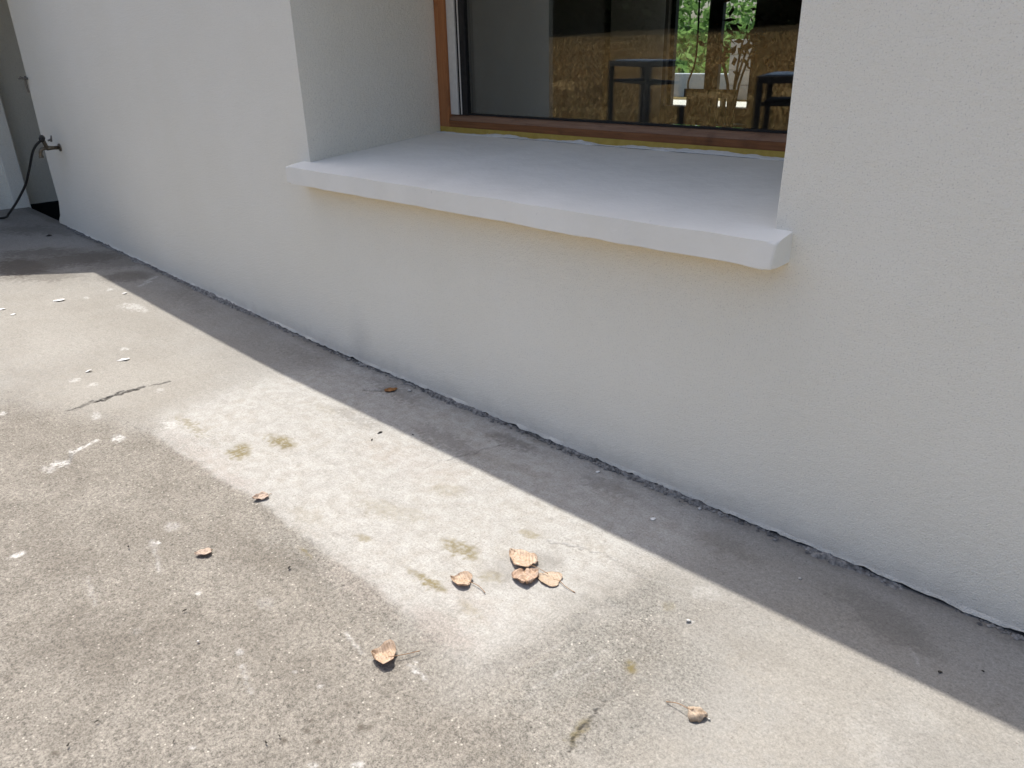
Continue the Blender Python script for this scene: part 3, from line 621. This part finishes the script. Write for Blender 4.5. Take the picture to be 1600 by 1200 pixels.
# ragged mortar joint and crumbs along the foot of the wall
xs = np.arange(-6.4, 1.2, 0.0045); nr = 12
rows = np.linspace(0.004, -0.046, nr)
jx, jy = np.meshgrid(xs, rows, indexing='ij')
jn = fbm(jx, jy, 45, 151, 3); jb = fbm(jx, jx*0, 6.0, 155, 4); jf = fbm(jx, jy, 140, 158, 2)
hh = (sstep(-0.030, -0.006, jy - 0.009 + 0.032*(jn-0.5) + 0.05*(jb-0.5)))*(0.003 + 0.020*np.clip(jb-0.30, 0, 1)*(0.3+1.4*jn)) + 0.007*(jf-0.5)*sstep(-0.030, -0.008, jy + 0.03*(jn-0.5))
jz = gz(jx) + hh - 0.0022
k = np.arange(jx.size).reshape(jx.shape)
me = bpy.data.meshes.new("mortar_joint")
me.from_pydata(np.stack([jx.ravel(), jy.ravel(), jz.ravel()], 1).tolist(), [], np.stack([k[:-1,:-1].ravel(), k[:-1,1:].ravel(), k[1:,1:].ravel(), k[1:,:-1].ravel()], 1).tolist())
me.materials.append(M['joint'])
link(bpy.data.objects.new("mortar_joint", me), house)
vs = []; fs = []
def pebble_verts(c, r, sq=0.7, seed=0):
    rr = np.random.default_rng(seed)
    P = [(0,0,1),(0,0,-0.4)] + [(math.cos(a), math.sin(a), 0.15) for a in np.linspace(0, 2*math.pi, 6, endpoint=False)]
    P = [(c[0]+r*p[0]*rr.uniform(.7,1.3), c[1]+r*p[1]*rr.uniform(.6,1.2), c[2]+r*sq*p[2]*rr.uniform(.7,1.3)) for p in P]
    Fc = [(0, 2+k, 2+(k+1) % 6) for k in range(6)] + [(1, 2+(k+1) % 6, 2+k) for k in range(6)]
    return P, Fc
for k in range(2600):
    x = RNG.uniform(-6.3, 0.3)
    dn = fbm(np.array([x]), np.array([0.9]), 3.2, 121)[0]
    if dn < RNG.uniform(0.30, 0.62): continue
    y = -abs(RNG.normal(0, 0.010)) - 0.003
    P, Fc = pebble_verts((x, y, float(gz(x))+0.002), RNG.uniform(0.002, 0.008), 0.8, k)
    o = len(vs); vs += P; fs += [tuple(i+o for i in f) for f in Fc]
tag(obj("mortar_crumbs", (vs, [], fs), M['crumb']), "grey mortar crumbs and grit strewn along the foot of the white wall", "crumbs", kind='stuff')

# ------------------------------------------------------------------ left wing of the house, light well, unseen slab added to cast the left shadow
wing = empty("side_building")
tag(wing, "shaded pale side building with a corner pilaster beyond the far end of the wall", "building")
bm = bmesh.new(); box(bm, -9.5, -7.29, -4.2, 0.02, 0.0, 2.27); obj("wall", bm, M['wall'], wing)
bm = bmesh.new(); box(bm, -7.288, -7.245, -0.075, 0.045, 0.0, 2.27, 0.006); obj("pilaster", bm, M['wall'], wing)
bm = bmesh.new(); box(bm, -9.5, -7.46, 0.0205, 3.2, -1.5, 2.27); box(bm, -7.458, -6.33, 2.62, 2.8, -1.5, 2.27); obj("recess_wall", bm, M['wall'], wing)
cpol = [(-5.66, 0.10), (-6.05, -0.415), (-7.3, -2.05), (-8.6, -4.4), (-9.6, -4.4), (-9.6, 3.2), (-5.66, 3.2)]
bm = bmesh.new()
a = [bm.verts.new((x, y, 2.272)) for x, y in cpol]; b = [bm.verts.new((x, y, 2.36)) for x, y in cpol]
bm.faces.new(a); bm.faces.new(b[::-1])
for k in range(len(a)):
    k2 = (k+1) % len(a); bm.faces.new((a[k2], a[k], b[k], b[k2]))
bmesh.ops.recalc_face_normals(bm, faces=bm.faces)
obj("shadow_canopy", bm, M['roof'], wing)  # added out of view, outline projected back from the shadow it casts
bm = bmesh.new()
X0, X1, Y0, Y1 = -7.459, -6.44, 0.031, 2.6
for qd in (((X0,Y0,-1.4),(X1,Y0,-1.4),(X1,Y1,-1.4),(X0,Y1,-1.4)), ((X0,Y0,-1.4),(X1,Y0,-1.4),(X1,Y0,.13),(X0,Y0,.13)), ((X1,Y0,-1.4),(X1,Y1,-1.4),(X1,Y1,.10),(X1,Y0,.10)), ((X0+.002,Y0,-1.4),(X0+.002,Y1,-1.4),(X0+.002,Y1,.14),(X0+.002,Y0,.14)), ((X0,Y1,-1.4),(X1,Y1,-1.4),(X1,Y1,.14),(X0,Y1,.14))):
    bm.faces.new([bm.verts.new(v) for v in qd])
tag(obj("stair_pit", bm, M['pit']), kind='structure')

# ------------------------------------------------------------------ tap, hose, bracket
tap = empty("garden_tap", (-5.985, 0, 0.712))
tag(tap, "small brass garden tap fixed on the white wall near its far corner", "tap")
bm = bmesh.new()
tube(bm, [(-5.985, 0.004, 0.712), (-5.985, -0.008, 0.712)], 0.026, 16)
tube(bm, [(-5.985, -0.008, 0.712), (-5.982, -0.055, 0.714), (-5.978, -0.085, 0.716)], [0.012, 0.013, 0.017], 12)
keep(obj("body", bm, M['metal'], None, True), tap)
bm = bmesh.new()
tube(bm, smooth_path([(-5.978, -0.083, 0.714), (-5.985, -0.115, 0.712), (-5.99, -0.128, 0.690), (-5.992, -0.130, 0.662)], 4), 0.0115, 12)
tube(bm, [(-5.992, -0.130, 0.668), (-5.992, -0.130, 0.656)], 0.015, 12)
keep(obj("spout", bm, M['metal'], None, True), tap)
bm = bmesh.new()
tube(bm, smooth_path([(-5.978, -0.085, 0.716), (-5.965, -0.095, 0.745), (-5.955, -0.105, 0.775), (-5.950, -0.108, 0.802)], 4), 0.013, 12)
keep(obj("riser", bm, M['metal'], None, True), tap)
bm = bmesh.new()
tube(bm, [(-5.955, -0.075, 0.765), (-5.95, -0.055, 0.772)], 0.006, 8)
tube(bm, [(-5.965, -0.052, 0.758), (-5.945, -0.050, 0.795)], [0.007, 0.005], 8)
keep(obj("handle", bm, M['steel'], None, True), tap)
bm = bmesh.new()
h0 = Vector(HOSE[0]); j0 = Vector((-5.952, -0.106, 0.785))
tube(bm, [j0, j0.lerp(h0, 0.5), h0], [0.019, 0.019, 0.014], 14)
keep(obj("connector", bm, M['black'], None, True), tap)
bm = bmesh.new()
hp = [tuple(j0.lerp(h0, 0.6))] + [tuple(p) for p in HOSE] + [(-7.06, -0.42, 0.155), (-7.10, -0.7, 0.156), (-7.0, -1.1, 0.153), (-6.9, -1.6, 0.15)]
tube(bm, smooth_path(hp, 8), 0.0085, 12)
tag(obj("garden_hose", bm, M['hose'], None, True), "thin black hose hanging from the brass tap down to the terrace", "hose")
bm = bmesh.new()
tube(bm, [(-6.30, 0.004, 1.150), (-6.285, -0.03, 1.152), (-6.28, -0.055, 1.156)], 0.008, 8)
tube(bm, smooth_path([(-6.30, -0.012, 1.165), (-6.315, -0.014, 1.13), (-6.325, -0.012, 1.09), (-6.328, -0.008, 1.06)], 4), [0.007]*13, 8)
tube(bm, [(-6.312, -0.052, 1.150), (-6.25, -0.056, 1.162)], 0.006, 8)
tag(obj("wall_bracket", bm, M['steel'], None, True), "small grey metal bracket near the wall's outer edge above the tap", "bracket")

# ------------------------------------------------------------------ dry leaves
PAL = dict(
    tan=mat_leaf("tan_leaf", (0.55, 0.39, 0.26), (0.74, 0.60, 0.46), (0.20, 0.10, 0.055)),
    pale=mat_leaf("pale_leaf", (0.56, 0.43, 0.31), (0.67, 0.55, 0.42), (0.32, 0.20, 0.12)),
    rust=mat_leaf("rust_leaf", (0.46, 0.30, 0.20), (0.70, 0.54, 0.41), (0.08, 0.036, 0.022)),
    pink=mat_leaf("pink_leaf", (0.58, 0.45, 0.35), (0.70, 0.57, 0.46), (0.34, 0.22, 0.16)),
    orange=mat_leaf("orange_leaf", (0.34, 0.15, 0.04), (0.46, 0.22, 0.07), (0.18, 0.08, 0.03)),
)
def leaf(name, label, base, tip, petiole, width, pal, cup=0.0, roll=0.0, lift=0.003, ripple=0.0015, edge=0.0, seed=0, stem_up=0.004, group="dry leaves fallen on the terrace"):
    b = Vector((*base, 0)); t = Vector((*tip, 0)); L = (t-b).length
    ax = (t-b).normalized(); sd = Vector((-ax.y, ax.x, 0))
    rr = np.random.default_rng(seed)
    root = empty(name, (b.x, b.y, float(gz(b.x))))
    tag(root, label, "leaf", group)
    nu, nv = 22, 15
    co = []; at = []
    ph = rr.uniform(0, 6.28, 4)
    for i in range(nu):
        u = i/(nu-1)
        wu = width*0.5*(max(0.0, math.sin(math.pi*min(1, (0.02+0.98*u)**0.60)))**0.72 if u < 0.999 else 0.0)
        wu *= 1 + 0.018*math.sin(u*31+ph[0]) + 0.03*math.sin(u*9+ph[1])
        heart = -0.05*L*math.exp(-(u/0.15)**2)
        for k in range(nv):
            v = 2*k/(nv-1)-1
            x = u*L + heart*abs(v)**1.5 
            y = v*wu
            z = lift + 0.4*cup*(abs(v)**2)*wu/width*2 + roll*0.0035*(u-0.35)**2 + ripple*math.sin(v*7+ph[2]+u*5)*math.sin(u*9+ph[3])
            z += 0.42*edge*(max(0, abs(v)-0.45)**2)*(0.75+0.35*math.sin(u*9+ph[1]+(2.0 if v > 0 else 0)))*wu/width*2
            z += edge*0.4*max(0, u-0.72)**2*4 + 0.0016*math.sin(v*5+u*4+ph[0])*(abs(v)+0.3)
            p = ax*x + sd*y
            co.append((p.x, p.y, z))
            at.append((max(abs(v), (u-0.5)*2 if u > 0.5 else 0), abs(v)*wu/width*2, rr.random(), 1))
    zmin = min(c[2] for c in co)
    co = [(x, y, z - min(0, zmin) + 0.0012) for x, y, z in co]
    fs = [(i*nv+k, (i+1)*nv+k, (i+1)*nv+k+1, i*nv+k+1) for i in range(nu-1) for k in range(nv-1)]
    o = obj("blade", (co, [], fs), PAL[pal], root, True)
    a = o.data.attributes.new('leaf_uv', 'FLOAT_COLOR', 'POINT'); a.data.foreach_set('color', np.array(at).ravel())
    a = o.data.attributes.new('leaf_len', 'FLOAT', 'POINT'); a.data.foreach_set('value', np.repeat(np.linspace(0, 1, nu), nv))
    md = o.modifiers.new("thickness", 'SOLIDIFY'); md.thickness = 0.0006; md.offset = 1
    if petiole:
        e = Vector((*petiole, 0)) - b
        z0 = co[nv//2][2] + 0.0008
        mid = e*0.5 + Vector((-e.y, e.x, 0))*0.08*rr.uniform(-1, 1)
        pts = smooth_path([ax*(0.25*L)+Vector((0,0,co[5*nv+nv//2][2]+0.0008)), Vector((0,0,z0)), mid + Vector((0,0,(z0+stem_up)*0.6+0.001)), e + Vector((0,0,stem_up))], 5)
        bm = bmesh.new(); tube(bm, pts, [0.0007]*5 + [0.0009]*(len(pts)-7) + [0.0012, 0.0014], 7)
        obj("stem", bm, M['stem'], root, True)
    return root
LF = ITEMS['leaf']
leaf("dry_leaf", "flat pale tan leaf, rightmost of the cluster of three", *LF['C'], 0.062, 'pale', 0.004, 0.5, 0.002, 0.0012, 0.006, 3, 0.003)
leaf("dry_leaf", "glossy tan leaf with pale highlight, at the back of the cluster of three", *LF['A'], 0.068, 'tan', 0.006, 1.5, 0.010, 0.004, 0.02, 1, 0.012)
leaf("dry_leaf", "crumpled rust brown leaf with curled dark edge, nearest of the cluster of three", *LF['B'], 0.074, 'rust', 0.004, 3.5, 0.003, 0.007, 0.055, 2, 0.010)
leaf("dry_leaf", "small cupped tan leaf with stem just left of the cluster of three", *LF['D'], 0.056, 'tan', 0.014, 2.0, 0.002, 0.003, 0.06, 4, 0.004)
leaf("dry_leaf", "cupped pinkish brown leaf alone on the dark rough concrete below the pale patch", *LF['E'], 0.066, 'tan', 0.020, 3.0, 0.002, 0.004, 0.07, 15, 0.004)
leaf("dry_leaf", "little domed tan leaf with long thin stem at the bottom right, casting a dark shadow", *LF['Fl'], 0.036, 'pale', -0.030, -6.0, 0.016, 0.004, -0.03, 6, 0.003)
leaf("dry_leaf", "folded brown leaf scrap on the left edge of the pale patch", *LF['Gl'], 0.036, 'pink', 0.008, 2.0, 0.002, 0.003, 0.03, 7, 0.004)
leaf("dry_leaf", "pale beige leaf scrap on the rough concrete left of the pale patch", *LF['H'], 0.034, 'pink', 0.004, 1.0, 0.003, 0.002, 0.0, 8, 0.004)
leaf("dry_leaf", "orange brown leaf lying in the shadow strip beside the wall", *LF['I'], 0.040, 'orange', 0.006, 1.0, 0.002, 0.002, 0.01, 9, 0.004)

# ------------------------------------------------------------------ flakes, pebbles, husks
def chip(name, label, x, y, size, m, cat, group, asp=0.45, th=0.0016, lift=0.004, rot=None, seed=0):
    rr = np.random.default_rng(seed + 300)
    n = 9; bm = bmesh.new()
    a = [2*math.pi*k/n for k in range(n)]
    rad = [size*0.5*rr.uniform(0.55, 1.2) for _ in a]
    up = [bm.verts.new((r_*math.cos(t), r_*asp*math.sin(t), th + lift*(math.cos(t)*0.5+0.5)*rr.uniform(.6, 1.3))) for r_, t in zip(rad, a)]
    dn = [bm.verts.new((v.co.x, v.co.y, v.co.z - th)) for v in up]
    c = bm.verts.new((0, 0, th + lift*0.8))
    for k in range(n):
        k2 = (k+1) % n
        bm.faces.new((c, up[k], up[k2])); bm.faces.new((up[k2], up[k], dn[k], dn[k2]))
    bm.faces.new(dn[::-1])
    o = obj(name, bm, m, None, False)
    o.location = (x, y, float(gz(x)) + 0.0008)
    o.rotation_euler = (0, 0, rr.uniform(0, 3.1) if rot is None else rot)
    return tag(o, label, cat, group)
fl_lab = ["long white flake with its edge raised, farthest of the sunlit flakes",
          "white flake at the left edge of the photo, upper one",
          "white flake at the left edge of the photo, lower one",
          "small white flake close to the shadow edge near its far corner",
          "bright white oval flake alone on the sunlit concrete above the long crack",
          "small white curled flake just left of the oval flake",
          "small white flake in the shade close to the wall foot",
          "white paint flake in the middle of the shadow strip"]
# wide along the picture's horizontal
for k, (x, y, s) in enumerate(ITEMS['flake']):
    chip("paint_flake", fl_lab[k], x, y, s*0.95, M['flake'], "flake", "white flakes on the terrace", 0.62, 0.0016, [0.007,0.004,0.003,0.006,0.005,0.008,0.002,0.002][k], 0.85, k)
pb_lab = ["white pebble in the shadow strip towards the right", "small white pebble at the wall foot right of the middle", "pale elongated pebble in the sun below the shadow edge",
          "tiny white pebble touching the domed leaf at the bottom right", "white pebble beside the orange leaf in the shade", "pale pebble alone on the rough concrete at lower left"]
for k, (x, y, s) in enumerate(ITEMS['pebble']):
    P, Fc = pebble_verts((0, 0, 0.0015), s*0.5, 0.55, 500+k)
    o = obj("pebble", (P, [], Fc), M['pebble'], None, True); o.location = (x, y, float(gz(x)) + 0.001)
    tag(o, pb_lab[k], "pebble", "pale pebbles on the terrace")
sd_lab = ["dark oval husk on the rough concrete left of the pale patch's lower edge", "small dark husk beside a white paint smear on the rough concrete", "dark twig bit on the pale patch close to the shadow edge",
          "second dark crumb on the pale patch, just left of the twig bit", "small dark crumb on the pale patch nearest the shadow edge", "dark sliver near the bottom left of the terrace",
          "dark crumb left of the sliver at the bottom left", "dark crumb at the bottom among the oily spots", "dark chip lying in the shade at the far left end of the terrace",
          "dark round crumb in the shade at the right, larger one", "dark round crumb in the shade at the right edge", "thin dark sliver in the middle of the rough concrete",
          "tiny dark crumb near the bottom edge", "thin pale-edged sliver near the bottom among dark spots"]
for k, (x, y, s) in enumerate(ITEMS['seed']):
    P, Fc = pebble_verts((0, 0, 0.0015), s*(0.33 if k in (9, 10) else 0.42), 0.5, 700+k)
    P = [(a, b*0.42 if k not in (9, 10) else b, c) for a, b, c in P]
    o = obj("husk", (P, [], Fc), M['seed'], None, True); o.location = (x, y, float(gz(x)) + 0.001); o.rotation_euler = (0, 0, 2.3 + 0.9*math.sin(k*2.1))
    tag(o, sd_lab[k], "debris", "dark husks and crumbs on the terrace")

# ------------------------------------------------------------------ what the glass shows: room inside, yard beyond it, garden behind the viewer
bm = bmesh.new(); box(bm, 0, 0.66, -0.04, 0, 0.25, 1.98, 0.004)
o = obj("door_leaf", bm, M['curtain'])
o.location = (-5.64, 6.95, 0); o.rotation_euler = (0, 0, math.radians(180+42))
tag(o, "pale open door leaf beside the bright opening at the back of the room", "door")
ch = empty("wooden_chair", (-2.82, 3.3, 0.2)); tag(ch, "dark wooden chair with slatted back seen through the window", "chair")
def part(name, m, parent, *boxes):
    bm = bmesh.new()
    for b in boxes: box(bm, *b)
    return keep(obj(name, bm, m), parent)
part("backrest", M['chair'], ch, (-3.02, -2.62, 3.19, 3.22, 0.935, 0.99), *[(x, x+0.035, 3.195, 3.215, 0.66, 0.934) for x in (-2.80, -2.735, -2.67)], (-3.0, -2.83, 3.195, 3.215, 0.66, 0.934))
part("seat", M['chair'], ch, (-3.02, -2.62, 3.18, 3.60, 0.62, 0.655))
for x in (-3.02, -2.655):
    part("leg", M['chair'], ch, (x, x+0.035, 3.185, 3.22, 0.2, 0.619)); part("leg", M['chair'], ch, (x, x+0.035, 3.56, 3.595, 0.2, 0.619))
def leafcards(n, pos, size, seed, flat=0.0):
    rr = np.random.default_rng(seed)
    P = pos(n, rr)
    a = rr.normal(size=(n, 3)); a /= np.linalg.norm(a, axis=1)[:, None]
    b = np.cross(a, rr.normal(size=(n, 3))); b /= np.linalg.norm(b, axis=1)[:, None]
    s = size*rr.uniform(0.6, 1.4, (n, 1))
    V = np.stack([P-a*s, P+b*s*0.5, P+a*s, P-b*s*0.5], 1).reshape(-1, 3)
    return V.tolist(), [], [(4*i, 4*i+1, 4*i+2, 4*i+3) for i in range(n)]
pp = empty("potted_plant", (-3.4, 4.6, 0.2)); tag(pp, "withered potted plant with bare stems standing inside the room", "plant")
bm = bmesh.new(); tube(bm, [(-3.4, 4.6, 0.2), (-3.4, 4.6, 0.62)], [0.11, 0.15], 16); keep(obj("pot", bm, M['chair'], None, True), pp)
bm = bmesh.new()
for k in range(5):
    a = k*1.3
    tube(bm, smooth_path([(-3.4+0.03*math.cos(a), 4.6, 0.6), (-3.4+0.06*math.cos(a), 4.6, 0.95), (-3.4+0.16*math.cos(a)*(1+0.3*k % 2), 4.6, 1.25+0.05*k)], 4), 0.010, 6)
keep(obj("stem", bm, M['bark'], None, True), pp)
keep(obj("foliage", leafcards(90, lambda n, r: np.array([-3.38, 4.6, 1.28]) + r.normal(size=(n, 3))*np.array([0.15, 0.12, 0.12]), 0.045, 5), M['brownleaf']), pp)
bm = bmesh.new(); tube(bm, smooth_path([(-3.62, 4.3, 1.9), (-3.60, 4.3, 1.2), (-3.66, 4.3, 0.95), (-3.55, 4.3, 0.75), (-3.45, 4.4, 0.6)], 6), 0.008, 6)
tag(obj("hanging_cable", bm, M['black'], None, True), "thin dark cable hanging in the room beside the withered plant", "cable")
# yard beyond the back opening
def quad(name, x0, x1, y0, y1, z, m): return obj(name, ([(x0,y0,z),(x1,y0,z),(x1,y1,z),(x0,y1,z)], [], [(0,1,2,3)]), m)
tag(quad("back_paving", -14, 2, 7.21, 8.4, 0.54, M['paleslab']), kind='structure')
tag(quad("back_ground", -40, 30, 8.4, 60, 0.52, M['earth']), kind='structure')
bm = bmesh.new(); box(bm, -12, -2, 9.3, 9.5, 0.5, 0.86, 0.01); tag(obj("low_wall", bm, M['bluewall']), "low blue grey wall in the yard seen through the back opening", "wall")
bp = empty("block_pillar", (-5.6, 9.0, 0.52)); tag(bp, "pale concrete block pillar standing in the sunny yard beyond the room", "pillar")
for k in range(4): part("block", M['concrete'], bp, (-5.75, -5.42, 8.85, 9.1, 0.53+0.2*k, 0.725+0.2*k, 0.008))
tag(obj("ivy_bank", leafcards(16000, lambda n, r: np.stack([r.uniform(-13, -3, n), 10.0 + r.normal(0, 0.12, n), np.full(n, 0.5)], 1) + np.outer(r.uniform(0, 5.0, n), [0, 0.75, 0.62]) + r.normal(0, 0.10, (n, 3)), 0.075, 6), M['ivy']), "sunlit green leafy bank behind the yard", "greenery", kind='stuff')
tag(obj("ivy_undergrowth", leafcards(2500, lambda n, r: np.stack([r.uniform(-12, -3, n), r.uniform(9.6, 11.2, n), 0.52+np.abs(r.normal(0, 0.14, n))], 1), 0.07, 7), M['ivy']), "low green plants on the ground before the leafy bank", "greenery", kind='stuff')
def bank(name, x0, x1, y, sgn, h, m):
    P = [(x, y + sgn*d, z) for x in (x0, x1) for d, z in ((0, 0.2), (0.7, h*0.5), (2.0, h), (9.0, h*1.15))]
    return tag(obj(name, (P, [], [(k, k+4, k+5, k+1) for k in range(3)]), m), kind='structure')
bank("back_slope", -40, 30, 10.6, 1, 1.6, M['greensoil'])
bank("tree_backing", -90, 60, -37.5, -1, 13, M['darkback'])  # added near-black sheet that hides sky gaps behind the trees
# garden side
LX = np.linspace(-70, 40, 56); LY = np.linspace(-5.2, -60, 56)
LGX, LGY = np.meshgrid(LX, LY)
lz = 0.004 + 0.075*np.maximum(0, -LGY-7) + 0.03*(fbm(LGX, LGY, 0.6, 131)-0.5)*np.clip((-LGY-5.2)/3, 0, 1) - 0.0
lz = np.maximum(lz, 0.002)
li = np.arange(56*56).reshape(56, 56)
tag(obj("lawn", (np.stack([LGX.ravel(), LGY.ravel(), lz.ravel()], 1).tolist(), [], np.stack([li[:-1,:-1].ravel(), li[1:,:-1].ravel(), li[1:,1:].ravel(), li[:-1,1:].ravel()], 1).tolist()), M['earth'], None, True), kind='structure')
def grass(n, seed):
    rr = np.random.default_rng(seed)
    d = 5.6 + 23*rr.random(n)**1.25
    x = -(rr.uniform(0.15, 1.35, n))*(d+1.6)
    z = 0.004 + 0.075*np.maximum(0, d-7)
    clump = fbm(x, -d, 0.9, 141)
    keep_ = rr.random(n) < np.clip((d-4.0)/8, 0.3, 1)*np.clip(clump*3-0.5, 0.12, 1)
    d, x, z, clump = d[keep_], x[keep_], z[keep_], clump[keep_]; n = len(d)
    h = (0.04 + 0.13*rr.random(n)) * (0.4+1.2*clump)
    a = rr.uniform(0, 6.28, n); wd = 0.004 + 0.0005*d
    lx, ly = rr.normal(0, 0.4, n)*h, rr.normal(0, 0.4, n)*h
    V = np.stack([np.stack([x-np.cos(a)*wd, -d-np.sin(a)*wd, z], 1), np.stack([x+np.cos(a)*wd, -d+np.sin(a)*wd, z], 1), np.stack([x+lx, -d+ly, z+h], 1)], 1).reshape(-1, 3)
    return V.tolist(), [], [(3*i, 3*i+1, 3*i+2) for i in range(n)]
tag(obj("dry_grass", grass(230000, 8), M['straw']), "dry straw coloured grass of the lawn mirrored in the window", "grass", kind='stuff')
def tree(x, y, h, seed):
    rr = np.random.default_rng(seed)
    z0 = 0.075*max(0, -y-7)
    t = empty("dark_tree", (x, y, z0)); tag(t, "dark dense tree at the far side of the dry lawn", "tree", "dark trees beyond the lawn")
    bm = bmesh.new(); tube(bm, smooth_path([(x, y, z0-0.1), (x+0.1, y, z0+h*0.3), (x-0.1, y+0.1, z0+h*0.8)], 4), [0.25-0.02*k for k in range(9)], 8)
    keep(obj("trunk", bm, M['bark'], None, True), t)
    def pos(n, r):
        q = r.normal(size=(n, 3)); q /= np.linalg.norm(q, axis=1)[:, None]
        q *= (r.random((n, 1))**0.4)*np.array([2.6, 2.6, h*0.48]); return q*(0.8+0.4*np.sin(q[:, :1]*3)) + np.array([x, y, z0+h*0.55])
    keep(obj("crown", leafcards(2600, pos, 0.30, seed+1), M['darkleaf']), t)
for k in range(9): tree(-40+4.6*k, -33 - 3*(k % 2), 7.5 + 1.5*math.sin(k*1.7), 900+7*k)
tag(obj("dark_thicket", leafcards(22000, lambda n, r: np.stack([r.uniform(-66, 6, n), -35.5 + r.normal(0, 1.0, n), 1.6 + 6.5*r.random(n)], 1), 0.32, 9), M['darkleaf']), "dark thicket closing off the far end of the lawn", "thicket", kind='stuff')
# potting tables on the garden side, mirrored in the glass
def garden_table(A, u, Lx, Ly, label):
    t = empty("garden_table", (A[0], A[1], float(gz(A[0])))); tag(t, label, "table", "dark two tier tables mirrored in the window")
    ang = math.atan2(u[1], u[0])
    t.rotation_euler = (0, 0, ang)
    z0 = 0.0
    def pb(name, m, *bx):
        bm = bmesh.new()
        for b in bx: box(bm, *b)
        return obj(name, bm, m, t)
    for x in (0, Lx-0.05):
        for y in (0, -Ly+0.05): pb("leg", M['tframe'], (x, x+0.05, y-0.05, y, 0, 1.0))
    pb("frame", M['tframe'], (0, Lx, -0.05, 0, 1.001, 1.05), (0, Lx, -Ly, -Ly+0.05, 1.001, 1.05), (0, 0.05, -Ly+0.05, -0.05, 1.001, 1.05), (Lx-0.05, Lx, -Ly+0.05, -0.05, 1.001, 1.05))
    pb("shelf", M['tframe'], (0.051, Lx-0.051, -Ly+0.051, -0.051, 0.84, 0.87))
    pb("top", M['ttop'], (0.051, Lx-0.051, -Ly+0.051, -0.051, 1.03, 1.06))
    return t
garden_table((-5.246, -3.746), (0.845, 0.535), 1.02, 0.42, "dark metal garden table with sky blue sheen put into its top colour, left one in the reflection")
garden_table((-2.313, -2.419), (-0.338, -0.941), 0.75, 0.5, "dark metal garden table, right one in the reflection")
